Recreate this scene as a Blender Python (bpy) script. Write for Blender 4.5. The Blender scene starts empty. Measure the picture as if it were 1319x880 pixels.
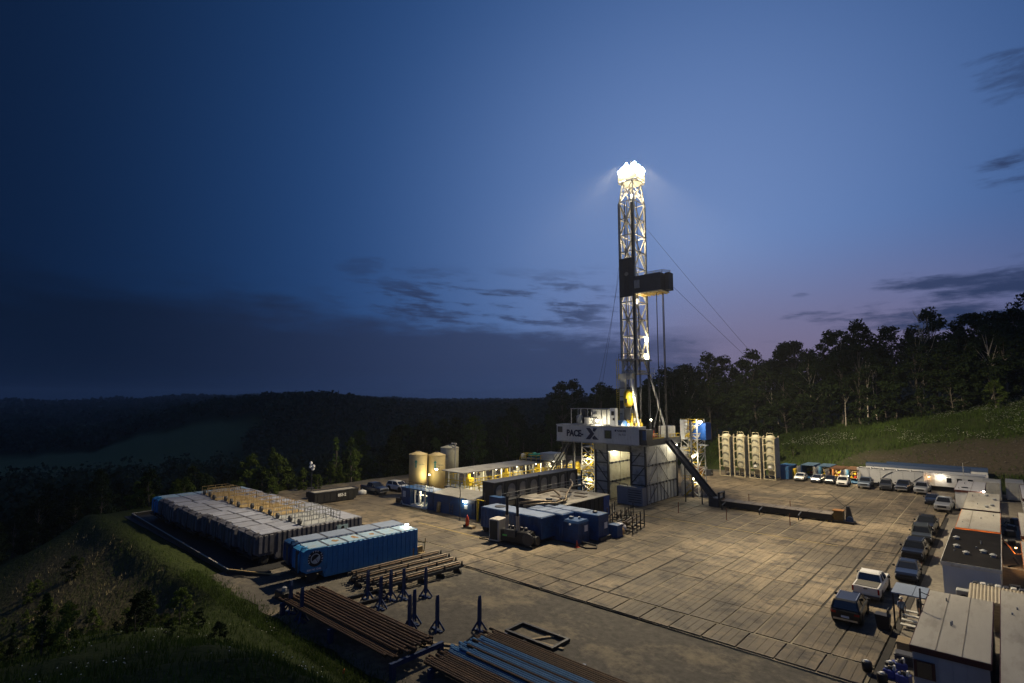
import bpy, bmesh, math, random
import numpy as np
from mathutils import Vector, Matrix
random.seed(7); rng = np.random.default_rng(7)
C = bpy.context.scene.collection
SC = bpy.context.scene
R = math.radians
HAZE = .00013

# ------------------------------------------------------------------ camera
cd = bpy.data.cameras.new('camera'); cam = bpy.data.objects.new('camera', cd); C.objects.link(cam)
cd.sensor_width = 36; cd.lens = 36*695/1319; cd.clip_start = 0.3; cd.clip_end = 20000
cam.location = (0, 0, 17); cam.rotation_euler = (R(90)+math.atan(73/695), 0, R(42))
SC.camera = cam

# ------------------------------------------------------------------ dusk sky
W = bpy.data.worlds.new('World'); SC.world = W; W.use_nodes = True
nt = W.node_tree; nt.nodes.clear()
def N(t, **k):
    n = nt.nodes.new(t)
    for a, b in k.items(): setattr(n, a, b)
    return n
def S(sock, v):
    if hasattr(v, 'is_linked') or hasattr(v, 'links'): nt.links.new(v, sock)
    else: sock.default_value = v
def mth(op, a, b=0.0, c=0.0, clamp=False):
    n = N('ShaderNodeMath', operation=op, use_clamp=clamp); S(n.inputs[0], a); S(n.inputs[1], b); S(n.inputs[2], c); return n.outputs[0]
def mixc(f, a, b, mode='MIX'):
    n = N('ShaderNodeMix', data_type='RGBA', blend_type=mode); S(n.inputs[0], f); S(n.inputs[6], a); S(n.inputs[7], b); return n.outputs[2]
def srgb(r, g, b):
    f = lambda c: (c/255/12.92) if c/255 <= 0.04045 else ((c/255+0.055)/1.055)**2.4
    return (f(r), f(g), f(b), 1)
def mapr(v, a, b, c=0.0, d=1.0, t='SMOOTHSTEP'):
    n = N('ShaderNodeMapRange', interpolation_type=t); S(n.inputs[0], v)
    for i, q in enumerate((a, b, c, d)): n.inputs[i+1].default_value = q
    return n.outputs[0]
tc = N('ShaderNodeTexCoord'); sx = N('ShaderNodeSeparateXYZ'); nt.links.new(tc.outputs['Generated'], sx.inputs[0])
dx, dy, dz = sx.outputs
az = mth('MULTIPLY', mth('ARCTAN2', dx, dy), 57.2958)
el = mth('MULTIPLY', mth('ARCSINE', mth('MINIMUM', mth('MAXIMUM', dz, -1.0), 1.0)), 57.2958)
# the afterglow: bright blue round the place where the sun has set, falling off all round the sky
GA, GE = R(-22), R(15)
gd = (math.sin(GA)*math.cos(GE), math.cos(GA)*math.cos(GE), math.sin(GE))
dp = N('ShaderNodeVectorMath', operation='DOT_PRODUCT'); nt.links.new(tc.outputs['Generated'], dp.inputs[0]); dp.inputs[1].default_value = gd
ang = mth('MULTIPLY', mth('ARCCOSINE', mth('MAXIMUM', mth('MINIMUM', dp.outputs['Value'], 1.0), -1.0)), 57.2958)
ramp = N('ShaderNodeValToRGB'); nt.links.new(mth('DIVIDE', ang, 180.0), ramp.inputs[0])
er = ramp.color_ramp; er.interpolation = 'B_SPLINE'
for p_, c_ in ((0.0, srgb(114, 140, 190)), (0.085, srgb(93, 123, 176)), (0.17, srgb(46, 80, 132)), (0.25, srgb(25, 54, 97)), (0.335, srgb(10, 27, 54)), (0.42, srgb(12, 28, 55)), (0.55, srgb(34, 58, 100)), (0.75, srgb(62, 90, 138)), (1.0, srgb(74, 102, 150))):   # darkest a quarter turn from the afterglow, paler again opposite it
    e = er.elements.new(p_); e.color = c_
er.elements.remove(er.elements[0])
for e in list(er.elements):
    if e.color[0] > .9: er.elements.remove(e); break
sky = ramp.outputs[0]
# mauve band low over the horizon near the afterglow
band = mth('MULTIPLY', mapr(el, 17.0, 3.0), mapr(mth('ABSOLUTE', mth('SUBTRACT', az, -13.0)), 32.0, 4.0))
sky = mixc(mth('MULTIPLY', band, 0.85), sky, srgb(122, 108, 134))
# clouds
cv = N('ShaderNodeCombineXYZ'); S(cv.inputs[0], mth('MULTIPLY', az, 0.055)); S(cv.inputs[1], mth('MULTIPLY', el, 0.26)); cv.inputs[2].default_value = 3.1
nz = N('ShaderNodeTexNoise'); nt.links.new(cv.outputs[0], nz.inputs['Vector'])
nz.inputs['Scale'].default_value = 2.1; nz.inputs['Detail'].default_value = 7; nz.inputs['Roughness'].default_value = 0.62
n1 = mth('SUBTRACT', nz.outputs[0], 0.5)
cv2 = N('ShaderNodeCombineXYZ'); S(cv2.inputs[0], mth('MULTIPLY', az, 0.02)); S(cv2.inputs[1], mth('MULTIPLY', el, 0.05)); cv2.inputs[2].default_value = 8.3
nz2 = N('ShaderNodeTexNoise'); nt.links.new(cv2.outputs[0], nz2.inputs['Vector']); nz2.inputs['Scale'].default_value = 2.0; nz2.inputs['Detail'].default_value = 3
n2 = mth('SUBTRACT', nz2.outputs[0], 0.5)
# a bank of cloud along the horizon away from the afterglow; its top sinks towards it
top = mth('ADD', mth('MULTIPLY', az, -0.055), 5.9)
top = mth('ADD', mth('ADD', top, mth('MULTIPLY', n1, 9.0)), mth('MULTIPLY', n2, 5.0))
soft = mapr(az, -75.0, -40.0, 4.0, 1.9)
bank = mth('DIVIDE', mth('SUBTRACT', top, el), soft)
bank = mapr(bank, -0.5, 1.0)
bank = mth('MULTIPLY', bank, mapr(mth('ADD', az, mth('MULTIPLY', n1, 26.0)), -18.0, -30.0))
deck = mth('MULTIPLY', bank, mapr(el, -2.0, 3.5, 0.72, 0.9))
# loose shreds over the bank and streaks towards the right of the afterglow
def blob(a, e, ra, re, k=1.0):
    q = mth('ADD', mth('POWER', mth('ABSOLUTE', mth('DIVIDE', mth('SUBTRACT', az, a), ra)), 2.0), mth('POWER', mth('ABSOLUTE', mth('DIVIDE', mth('SUBTRACT', el, e), re)), 2.0))
    q = mth('ADD', q, mth('MULTIPLY', n1, -11.0))
    return mth('MULTIPLY', mapr(q, 1.3, -0.9), k)
cl = deck
# torn shreds above the bank
cv3 = N('ShaderNodeCombineXYZ'); S(cv3.inputs[0], mth('MULTIPLY', az, 0.10)); S(cv3.inputs[1], mth('MULTIPLY', mth('ADD', el, mth('MULTIPLY', az, 0.06)), 0.55)); cv3.inputs[2].default_value = 5.7
nz3 = N('ShaderNodeTexNoise'); nt.links.new(cv3.outputs[0], nz3.inputs['Vector']); nz3.inputs['Scale'].default_value = 1.7; nz3.inputs['Detail'].default_value = 8; nz3.inputs['Roughness'].default_value = 0.66
reg = mth('MULTIPLY', mth('MULTIPLY', mapr(az, -66.0, -52.0), mapr(az, -26.0, -36.0)), mth('MULTIPLY', mapr(el, 14.5, 10.5), mapr(el, 6.0, 8.5)))
cl = mth('MAXIMUM', cl, mth('MULTIPLY', mth('MULTIPLY', mapr(nz3.outputs[0], 0.46, 0.62), reg), 0.85))
for b in ((-58, 13.6, 2.6, .8, .4), (-52, 13.2, 3, .5, .35), (-26, 5.7, 4.5, 1.0, .75), (-3, 7.0, 9.0, 1.5, .95), (3, 8.3, 7.0, 1.1, .95), (-1.5, 9.8, 5.0, .9, .9), (5, 10.7, 3.8, 1.0, .9), (3.2, 17.4, 3.4, 1.5, .9), (4.6, 24.0, 4.4, 1.6, .6), (-13.5, 9.6, .7, .25, .6), (-33, 3.2, 5, .5, .3), (-16, 5.5, 1.6, .3, .3)):
    cl = mth('MAXIMUM', cl, blob(*b))
cloudc = mixc(mapr(ang, 15.0, 62.0), srgb(46, 60, 95), srgb(12, 25, 47))
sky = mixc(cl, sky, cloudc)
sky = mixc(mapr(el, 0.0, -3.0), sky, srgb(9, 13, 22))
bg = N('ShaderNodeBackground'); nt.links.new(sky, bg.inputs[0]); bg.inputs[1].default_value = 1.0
wo = N('ShaderNodeOutputWorld'); nt.links.new(bg.outputs[0], wo.inputs[0])

# faint last light from the set sun's side
sd = bpy.data.lights.new('sun', 'SUN'); sun = bpy.data.objects.new('sun', sd); C.objects.link(sun)
sd.energy = 0.05; sd.angle = R(25); sd.color = (0.75, 0.8, 1.0)
sun.rotation_euler = (R(70), 0, R(180+22)); sun.location = (0, 0, 120)

SC.view_settings.view_transform = 'Standard'; SC.view_settings.look = 'None'
SC.view_settings.exposure = 0.0; SC.view_settings.gamma = 1.0; SC.view_settings.use_curve_mapping = False
SC.cycles.use_denoising = True; SC.cycles.max_bounces = 5; SC.cycles.sample_clamp_indirect = 4.0
SC.cycles.diffuse_bounces = 2; SC.cycles.glossy_bounces = 3; SC.cycles.transmission_bounces = 3; SC.cycles.caustics_reflective = False; SC.cycles.caustics_refractive = False

# ------------------------------------------------------------------ materials
MATS = {}
def M(name, col=(.5, .5, .5), rough=0.6, metal=0.0, var=0.25, scale=3.0, bump=0.0, rnd=0.0, emit=0.0, spec=0.4, dirt=None, dirtscale=0.6, stretch=(1, 1, 1), trans=0.0, dthr=(.52, .68)):
    if name in MATS: return MATS[name]
    m = bpy.data.materials.new(name); m.use_nodes = True; t = m.node_tree; n = t.nodes; L = t.links
    b = n['Principled BSDF']; b.inputs['Roughness'].default_value = rough; b.inputs['Metallic'].default_value = metal
    b.inputs['Specular IOR Level'].default_value = spec
    if len(col) == 3: col = (*col, 1)
    if emit:
        b.inputs['Base Color'].default_value = col; b.inputs['Emission Color'].default_value = col; b.inputs['Emission Strength'].default_value = emit
        MATS[name] = m; return m
    co = n.new('ShaderNodeTexCoord'); mp = n.new('ShaderNodeMapping'); mp.inputs['Scale'].default_value = stretch; L.new(co.outputs['Object'], mp.inputs[0])
    if rnd:   # alike pieces do not share the very same patch of pattern
        oi = n.new('ShaderNodeObjectInfo'); ml = n.new('ShaderNodeVectorMath'); ml.operation = 'SCALE'
        cb = n.new('ShaderNodeCombineXYZ'); L.new(oi.outputs['Random'], cb.inputs[0]); L.new(oi.outputs['Random'], cb.inputs[1]); L.new(cb.outputs[0], ml.inputs[0]); ml.inputs['Scale'].default_value = 91.0
        ad = n.new('ShaderNodeVectorMath'); L.new(mp.outputs[0], ad.inputs[0]); L.new(ml.outputs[0], ad.inputs[1]); vec = ad.outputs[0]
    else: vec = mp.outputs[0]
    nz = n.new('ShaderNodeTexNoise'); nz.inputs['Scale'].default_value = scale; nz.inputs['Detail'].default_value = 6; nz.inputs['Roughness'].default_value = 0.65; L.new(vec, nz.inputs['Vector'])
    mr = n.new('ShaderNodeMapRange'); mr.inputs[1].default_value = 0.25; mr.inputs[2].default_value = 0.75; mr.inputs[3].default_value = 1-var; mr.inputs[4].default_value = 1+var; L.new(nz.outputs[0], mr.inputs[0])
    mx = n.new('ShaderNodeMix'); mx.data_type = 'RGBA'; mx.blend_type = 'MULTIPLY'; mx.inputs[0].default_value = 1; mx.inputs[6].default_value = col; L.new(mr.outputs[0], mx.inputs[7]); out = mx.outputs[2]
    if rnd:
        r2 = n.new('ShaderNodeMapRange'); r2.inputs[3].default_value = 1-rnd; r2.inputs[4].default_value = 1+rnd; L.new(oi.outputs['Random'], r2.inputs[0])
        m3 = n.new('ShaderNodeMix'); m3.data_type = 'RGBA'; m3.blend_type = 'MULTIPLY'; m3.inputs[0].default_value = 1; L.new(out, m3.inputs[6]); L.new(r2.outputs[0], m3.inputs[7]); out = m3.outputs[2]
    if dirt:
        n2 = n.new('ShaderNodeTexNoise'); n2.inputs['Scale'].default_value = dirtscale; n2.inputs['Detail'].default_value = 7; n2.inputs['Roughness'].default_value = 0.7; L.new(vec, n2.inputs['Vector'])
        r3 = n.new('ShaderNodeMapRange'); r3.inputs[1].default_value = dthr[0]; r3.inputs[2].default_value = dthr[1]; r3.inputs[4].default_value = 0.8; L.new(n2.outputs[0], r3.inputs[0])
        m4 = n.new('ShaderNodeMix'); m4.data_type = 'RGBA'; L.new(r3.outputs[0], m4.inputs[0]); L.new(out, m4.inputs[6]); m4.inputs[7].default_value = (*dirt, 1); out = m4.outputs[2]
    L.new(out, b.inputs['Base Color'])
    if bump:
        bp = n.new('ShaderNodeBump'); bp.inputs['Strength'].default_value = bump; bp.inputs['Distance'].default_value = 0.05; L.new(nz.outputs[0], bp.inputs['Height']); L.new(bp.outputs[0], b.inputs['Normal'])
    if trans:
        tr = n.new('ShaderNodeBsdfTranslucent'); L.new(out, tr.inputs[0]); ms = n.new('ShaderNodeMixShader'); ms.inputs[0].default_value = trans
        L.new(b.outputs[0], ms.inputs[1]); L.new(tr.outputs[0], ms.inputs[2]); L.new(ms.outputs[0], n['Material Output'].inputs[0])
    MATS[name] = m; return m
steel_w = M('white_painted_steel', (.48, .47, .43), .5, 0, .15, 2, dirt=(.28, .25, .2), dirtscale=1.3)
steel_g = M('grey_painted_steel', (.30, .31, .31), .5, 0, .2, 1.5, dirt=(.12, .11, .1), dirtscale=.8)
panel_g = M('grey_steel_panel', (.40, .40, .37), .55, 0, .18, 1.2, rnd=.1, dirt=(.2, .18, .15), dirtscale=.7)
steel_d = M('dark_steel', (.05, .052, .058), .5, .3, .3, 2)
black_s = M('black_steel', (.018, .018, .02), .5, .2, .3, 3)
yellow = M('yellow_safety_paint', (.62, .44, .03), .5, 0, .15, 3, dirt=(.25, .16, .04), dirtscale=2)
rustyel = M('worn_yellow_rail', (.30, .215, .095), .6, 0, .3, 3)
blue_d = M('deep_blue_paint', (.010, .055, .165), .5, 0, .3, 1.2, dirt=(.022, .032, .055), dirtscale=.8, dthr=(.46, .68))
blue_b = M('bright_blue_paint', (.015, .085, .34), .45, 0, .15, 1.5, dirt=(.012, .05, .18), dirtscale=.8)
blue_t = M('tank_blue_paint', (.035, .21, .44), .5, 0, .18, 1.2, dirt=(.03, .11, .22), dirtscale=.7)
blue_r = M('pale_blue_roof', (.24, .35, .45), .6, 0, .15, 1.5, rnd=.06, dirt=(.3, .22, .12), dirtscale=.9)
rust = M('rust', (.19, .085, .03), .8, 0, .4, 4)
rust_p = M('rusty_pipe', (.085, .05, .026), .6, .3, .4, 3, rnd=.4)
bluepipe = M('blue_pipe', (.06, .16, .30), .45, .2, .25, 3, rnd=.25)
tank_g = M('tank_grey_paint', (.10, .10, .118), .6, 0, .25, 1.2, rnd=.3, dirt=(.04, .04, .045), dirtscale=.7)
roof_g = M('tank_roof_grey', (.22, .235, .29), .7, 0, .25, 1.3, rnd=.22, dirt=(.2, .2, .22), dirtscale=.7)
roof_l = M('trailer_roof', (.37, .345, .29), .7, 0, .1, .8, dirt=(.2, .18, .14), dirtscale=.5, stretch=(1.6, .35, 1), dthr=(.48, .7))
roof_k = M('black_membrane_roof', (.009, .008, .008), .95, 0, .3, .8, spec=.12, dirt=(.018, .016, .015), dirtscale=.5)
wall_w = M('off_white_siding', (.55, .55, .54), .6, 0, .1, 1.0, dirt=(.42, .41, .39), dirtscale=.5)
redtrim = M('dark_red_trim', (.055, .014, .01), .6, 0, .2, 2)
orangelit = M('orange_lit_trim', (.40, .13, .03), .6, 0, .2, 2)  # orange lamplight put into the colour of trim and hose
rubber = M('rubber', (.015, .015, .015), .8, 0, .2, 4)
chrome = M('bare_metal', (.5, .5, .5), .3, .9, .1, 3)
glass = M('dark_glass', (.012, .014, .018), .08, 0, 0, 1, spec=.8)
silo_p = M('silo_paint', (.47, .45, .33), .6, 0, .12, 1, dirt=(.36, .31, .2), dirtscale=.9)
ysilo_p = M('tan_silo_paint', (.50, .40, .20), .55, 0, .12, .8, dirt=(.38, .3, .16), dirtscale=.6)
wood = M('weathered_wood', (.26, .2, .12), .8, 0, .3, 2, stretch=(1, 6, 6))
lamp_m = M('lamp_glow', (1, .93, .78), emit=60.0)
lamp_c = M('crown_lamp_glow', (1, .93, .78), emit=300.0)
lamp_s = M('small_lamp_glow', (1, .92, .75), emit=14.0)
lamp_o = M('warm_lamp_glow', (1, .62, .25), emit=8.0)
redtape = M('red_plastic', (.45, .05, .02), .5)
teal = M('teal_paint', (.02, .2, .18), .5)
green = M('green_paint', (.05, .35, .2), .5, 0, .2, 3)
white_p = M('white_paint', (.75, .75, .73), .5, 0, .08, 3)

# ------------------------------------------------------------------ mesh helpers
class MB:
    def __init__(s): s.v = []; s.f = []; s.m = []; s.cur = 0
    def add(s, vs, fs):
        o = len(s.v); s.v += [tuple(q) for q in vs]
        for q in fs: s.f.append(tuple(i+o for i in q)); s.m.append(s.cur)
        return s
    def box(s, x0, y0, z0, x1, y1, z1):
        if x0 > x1: x0, x1 = x1, x0
        if y0 > y1: y0, y1 = y1, y0
        if z0 > z1: z0, z1 = z1, z0
        return s.add([(x0, y0, z0), (x1, y0, z0), (x1, y1, z0), (x0, y1, z0), (x0, y0, z1), (x1, y0, z1), (x1, y1, z1), (x0, y1, z1)],
                     [(3, 2, 1, 0), (4, 5, 6, 7), (0, 1, 5, 4), (1, 2, 6, 5), (2, 3, 7, 6), (3, 0, 4, 7)])
    def bbox(s, x0, y0, z0, x1, y1, z1, b=.05):
        "box with chamfered vertical and top edges"
        P = [(x0+b, y0), (x1-b, y0), (x1, y0+b), (x1, y1-b), (x1-b, y1), (x0+b, y1), (x0, y1-b), (x0, y0+b)]
        cx, cy = (x0+x1)/2, (y0+y1)/2
        T = [(cx+(x-cx)*(1-2*b/(x1-x0)), cy+(y-cy)*(1-2*b/(y1-y0))) for x, y in P]
        vs = [(x, y, z0) for x, y in P]+[(x, y, z1-b) for x, y in P]+[(x, y, z1) for x, y in T]
        fs = [tuple(range(7, -1, -1)), tuple(range(16, 24))]
        for k in (0, 8):
            for i in range(8): j = (i+1) % 8; fs.append((k+i, k+j, k+8+j, k+8+i))
        return s.add(vs, fs)
    def beam(s, p, q, w, h=None):
        h = h or w; p = Vector(p); q = Vector(q); d = (q-p); 
        if d.length < 1e-6: return s
        d.normalize(); up = Vector((0, 0, 1)) if abs(d.z) < .95 else Vector((0, 1, 0))
        a = d.cross(up).normalized()*w/2; b = a.cross(d).normalized()*h/2
        vs = [p-a-b, p+a-b, p+a+b, p-a+b, q-a-b, q+a-b, q+a+b, q-a+b]
        return s.add(vs, [(0, 1, 2, 3), (7, 6, 5, 4), (0, 4, 5, 1), (1, 5, 6, 2), (2, 6, 7, 3), (3, 7, 4, 0)])
    def tube(s, p, q, r, n=8, r2=None, cap=True):
        r2 = r if r2 is None else r2; p = Vector(p); q = Vector(q); d = (q-p).normalized(); up = Vector((0, 0, 1)) if abs(d.z) < .95 else Vector((0, 1, 0))
        a = d.cross(up).normalized(); b = a.cross(d); vs = []
        for c, rr in ((p, r), (q, r2)):
            for i in range(n): t = 2*math.pi*i/n; vs.append(c+a*math.cos(t)*rr+b*math.sin(t)*rr)
        fs = [(i, i+n, (i+1) % n+n, (i+1) % n) for i in range(n)]
        if cap: fs += [tuple(range(n)), tuple(range(2*n-1, n-1, -1))]
        return s.add(vs, fs)
    def path(s, pts, r, n=6):
        pts = [Vector(p) for p in pts]; vs = []; fs = []
        for k, p in enumerate(pts):
            d = (pts[min(k+1, len(pts)-1)]-pts[max(k-1, 0)]).normalized(); up = Vector((0, 0, 1)) if abs(d.z) < .95 else Vector((0, 1, 0))
            a = d.cross(up).normalized(); b = a.cross(d)
            for i in range(n): t = 2*math.pi*i/n; vs.append(p+a*math.cos(t)*r+b*math.sin(t)*r)
        for k in range(len(pts)-1):
            for i in range(n): fs.append((k*n+i, k*n+n+i, k*n+n+(i+1) % n, k*n+(i+1) % n))
        fs += [tuple(range(n)), tuple(range(len(vs)-1, len(vs)-n-1, -1))]
        return s.add(vs, fs)
    def lathe(s, prof, cx=0, cy=0, n=20):
        vs = []; fs = []; K = len(prof)
        for r, z in prof:
            for i in range(n): t = 2*math.pi*i/n; vs.append((cx+r*math.cos(t), cy+r*math.sin(t), z))
        for k in range(K-1):
            for i in range(n): j = (i+1) % n; fs.append((k*n+i, k*n+j, k*n+n+j, k*n+n+i))
        fs += [tuple(range(n-1, -1, -1)), tuple(range((K-1)*n, K*n))]
        return s.add(vs, fs)
    def loft(s, secs, close=True):
        n = len(secs[0]); vs = [p for q in secs for p in q]; fs = []
        for k in range(len(secs)-1):
            for i in range(n): j = (i+1) % n; fs.append((k*n+i, k*n+j, k*n+n+j, k*n+n+i))
        fs += [tuple(range(n-1, -1, -1)), tuple(range((len(secs)-1)*n, len(secs)*n))]
        return s.add(vs, fs)
    def prism(s, prof, ax, a, b):
        "profile in the two other axes, extruded along ax from a to b"
        def pt(u, v, w): return {'x': (w, u, v), 'y': (u, w, v), 'z': (u, v, w)}[ax]
        n = len(prof); vs = [pt(u, v, a) for u, v in prof]+[pt(u, v, b) for u, v in prof]
        fs = [tuple(range(n)), tuple(range(2*n-1, n-1, -1))]+[(i, i+n, (i+1) % n+n, (i+1) % n) for i in range(n)]
        return s.add(vs, fs)
    def quad(s, a, b, c, d): return s.add([a, b, c, d], [(0, 1, 2, 3)])
    def ngon(s, pts): return s.add(pts, [tuple(range(len(pts)))])
    def mesh(s, name, mats, smooth=False):
        me = bpy.data.meshes.new(name); me.from_pydata(s.v, [], s.f)
        bm = bmesh.new(); bm.from_mesh(me); bmesh.ops.recalc_face_normals(bm, faces=bm.faces); bm.to_mesh(me); bm.free()
        for m in (mats if isinstance(mats, (list, tuple)) else [mats]): me.materials.append(m)
        if any(s.m): me.polygons.foreach_set('material_index', s.m)
        if smooth: me.polygons.foreach_set('use_smooth', [True]*len(me.polygons))
        return me
    def build(s, name, mats, parent=None, smooth=False):
        return link(name, s.mesh(name, mats, smooth), parent)
def link(name, me, parent=None, loc=None, rz=0):
    o = bpy.data.objects.new(name, me); C.objects.link(o)
    if parent: o.parent = parent
    if loc: o.location = loc
    if rz: o.rotation_euler = (0, 0, rz)
    return o
def tag(o, label=None, cat=None, group=None, kind=None):
    if label: o['label'] = label
    if cat: o['category'] = cat
    if group: o['group'] = group
    if kind: o['kind'] = kind
    return o
def T(name, label, cat, loc=(0, 0, 0), rz=0, group=None):
    o = bpy.data.objects.new(name, None); C.objects.link(o); o.location = loc; o.rotation_euler = (0, 0, rz); o.empty_display_size = .3
    return tag(o, label, cat, group)
def copy_tree(o, parent=None):
    c = o.copy(); C.objects.link(c); c.parent = parent
    for ch in o.children: copy_tree(ch, c)
    return c
def place(o, loc, rz=0, label=None, group=None):
    o.location = loc; o.rotation_euler = (0, 0, rz)
    if label: o['label'] = label
    if group: o['group'] = group
    return o
ORD = ['first', 'second', 'third', 'fourth', 'fifth', 'sixth', 'seventh', 'eighth', 'ninth', 'tenth', 'eleventh', 'twelfth', 'thirteenth', 'fourteenth', 'fifteenth']
def text(s, size, mat, parent, loc, rot, name='lettering', bold=0.0, sx=1.0, align='LEFT'):
    cu = bpy.data.curves.new(name, 'FONT'); cu.body = s; cu.size = size; cu.extrude = .004; cu.offset = bold; cu.align_x = align; cu.resolution_u = 3
    t = bpy.data.objects.new(name, cu); C.objects.link(t)
    bpy.context.view_layer.update()
    me = bpy.data.meshes.new_from_object(t.evaluated_get(bpy.context.evaluated_depsgraph_get())); bpy.data.objects.remove(t); bpy.data.curves.remove(cu)
    me.materials.clear(); me.materials.append(mat)
    o = link(name, me, parent, loc); o.rotation_euler = rot; o.scale = (sx, 1, 1); return o
def rail(mb, pts, h=1.05, r=.03, posts=1.8, mid=True):
    "hand rail along a polyline"
    for p, q in zip(pts[:-1], pts[1:]):
        p = Vector(p); q = Vector(q); n = max(1, round((q-p).length/posts)); up = Vector((0, 0, h))
        mb.beam(p+up, q+up, r*2); 
        if mid: mb.beam(p+up*.52, q+up*.52, r*1.6)
        for i in range(n+1): a = p.lerp(q, i/n); mb.beam(a, a+up, r*1.8)
    return mb
def ladder(mb, p, q, w=.45, side=(1, 0, 0), r=.03, step=.35):
    p = Vector(p); q = Vector(q); s_ = Vector(side)*w/2
    mb.beam(p-s_, q-s_, r*2); mb.beam(p+s_, q+s_, r*2); n = int((q-p).length/step)
    for i in range(1, n): a = p.lerp(q, i/n); mb.beam(a-s_, a+s_, r*1.4)
    return mb
def spot(name, loc, to, power, size, col=(1, .9, .68), rad=.25, blend=.6):
    l = bpy.data.lights.new(name, 'SPOT'); l.energy = power; l.spot_size = R(size); l.spot_blend = blend; l.color = col; l.shadow_soft_size = rad
    o = bpy.data.objects.new(name, l); C.objects.link(o); o.location = loc; o.rotation_euler = (Vector(to)-Vector(loc)).to_track_quat('-Z', 'Y').to_euler(); return o
def plight(name, loc, power, col=(1, .88, .62), rad=.15):
    l = bpy.data.lights.new(name, 'POINT'); l.energy = power; l.color = col; l.shadow_soft_size = rad
    o = bpy.data.objects.new(name, l); C.objects.link(o); o.location = loc; return o
def lamp(label, loc, r=.16, mat=None, pole=None, power=0, col=(1, .88, .62), group=None, to=None):
    "a small site lamp: housing, lens, bracket and its own light"
    t = T('site_lamp', label, 'lamp', loc, 0, group)
    MB().lathe([(r*.6, r*.95), (r*1.15, r*.6), (r*1.2, r*.35), (r*1.0, r*.3)], 0, 0, 12).build('housing', steel_d, t)
    MB().lathe([(r*.15, -r*.95), (r*.6, -r*.75), (r*.9, -r*.3), (r*.95, r*.3)], 0, 0, 12).build('lens', mat or lamp_s, t, True)
    if pole: MB().beam((0, 0, r*.8), pole, .06).build('bracket', steel_d, t)
    if power:
        if to: l = spot('lamp_light', (0, 0, -r*1.1), to, power, 150, col, .12, .5)
        else: l = plight('lamp_light', (0, 0, -r*1.25), power, col, .1)
        l.parent = t
    return t
# ================================================================== terrain
def ss(a, b, x):
    t = np.clip((np.asarray(x, float)-a)/(b-a), 0, 1); return t*t*(3-2*t)
_off = rng.uniform(0, 99, (8, 2)); _ang = rng.uniform(0, 6.28, 8)
def wob(x, y, s):
    "cheap smooth noise in -1..1"
    o = 0
    for k in range(6):
        f = s*(1.7**(k*.55)); a = _ang[k]; o = o+np.sin((x*math.cos(a)+y*math.sin(a))*f+_off[k, 0])*np.cos((y*math.cos(a)-x*math.sin(a))*f*1.13+_off[k, 1])/(1+.45*k)
    return o/3.0
def height(x, y):
    x = np.asarray(x, float); y = np.asarray(y, float)
    r = np.hypot(x, y)+1e-6; az = np.degrees(np.arctan2(x, y))
    dl = np.maximum(0, -101-x); h = -26*(1-np.exp(-dl/75.0))
    db = np.maximum(0, y-134); k = ss(-110, -30, x)
    h = h+26*(.84+.36*ss(-40, 12, x))*(1-np.exp(-db*.0168))*k*(1-ss(300, 700, r)*.4)
    h = h+1.2*wob(x, y, .06)*ss(3, 25, np.maximum(dl, db))
    s = np.maximum(0, 20.3-y)
    fr = -.50*np.minimum(s, 22)*ss(-42, -58, x)*ss(0, 3, s)+.5*np.exp(-((s-1.6)/1.3)**2)*ss(-46, -54, x)
    hill = 8.5*np.exp(-((x+14)**2+(y-1)**2)/(2*19.0**2))*ss(0, 11, s)
    fr = fr+hill+(.45*wob(x, y, .35)+.16*wob(x, y, 1.1))*ss(.5, 5, s)
    h = h+np.where(s > 0, fr, 0)
    far = ss(330, 540, r)*(1-ss(20, 60, az))*(22*ss(-82, -70, az)+14*np.exp(-((az+62)/7.5)**2)+10*ss(-46, -30, az)+3*wob(az*8, r*.03, .15))
    h = h+far
    rid = ss(900, 2600, r)*(30+8*wob(az*5, r*.002, .2))*(1-ss(-78, -60, az)*.75)
    h = h+rid
    h = h+5*wob(x, y, .012)*ss(200, 500, r)
    return h-.06
rr = np.geomspace(2.5, 4200, 200)
aa = np.radians(np.concatenate([np.arange(-92, 10, .4), np.arange(10, 268, 4.0)]))
A, RR = np.meshgrid(aa, rr); X = RR*np.sin(A); Y = RR*np.cos(A); Z = height(X, Y)
nr, na = X.shape
V = np.stack([X.ravel(), Y.ravel(), Z.ravel()], 1); idx = np.arange(nr*na).reshape(nr, na)
a0 = idx[:-1, :]; a1 = np.roll(idx, -1, 1)[:-1, :]; b0 = idx[1:, :]; b1 = np.roll(idx, -1, 1)[1:, :]
F = np.stack([a0.ravel(), b0.ravel(), b1.ravel(), a1.ravel()], 1)
me = bpy.data.meshes.new('terrain'); me.from_pydata(np.vstack([V, [[0, 0, float(height(0, 0))]]]).tolist(), [], F.tolist()+[[nr*na, int(i), int(j)] for i, j in zip(idx[0], np.roll(idx[0], -1))])
me.polygons.foreach_set('use_smooth', [True]*len(me.polygons))
def fieldmask(x, y):
    r = np.hypot(x, y); az = np.degrees(np.arctan2(x, y)); w = wob(x, y, .02)
    f1 = 1.0*ss(285, 320, r+25*w)*(1-ss(500, 560, r+60*w+(az+76)*5))*(1-ss(-70, -65, az+1.5*w))
    f2 = ss(800, 840, r+40*w)*(1-ss(960, 1000, r))*ss(-85, -84, az)*(1-ss(-79, -78, az))
    return np.maximum(f1, f2*1.0)
def dirtmask(x, y):
    w = wob(x, y, .12); return ss(-30, -22, x+6*w)*ss(138, 141, y+3*w)*(1-ss(152, 158, y-.35*x+5*w))*.9
def strawmask(x, y):
    s = 20.3-y; return ss(1, 4, s)*(1-ss(9, 15, s+3*wob(x, y, .2)))*ss(-50, -55, x)*ss(-100, -88, x)
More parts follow.
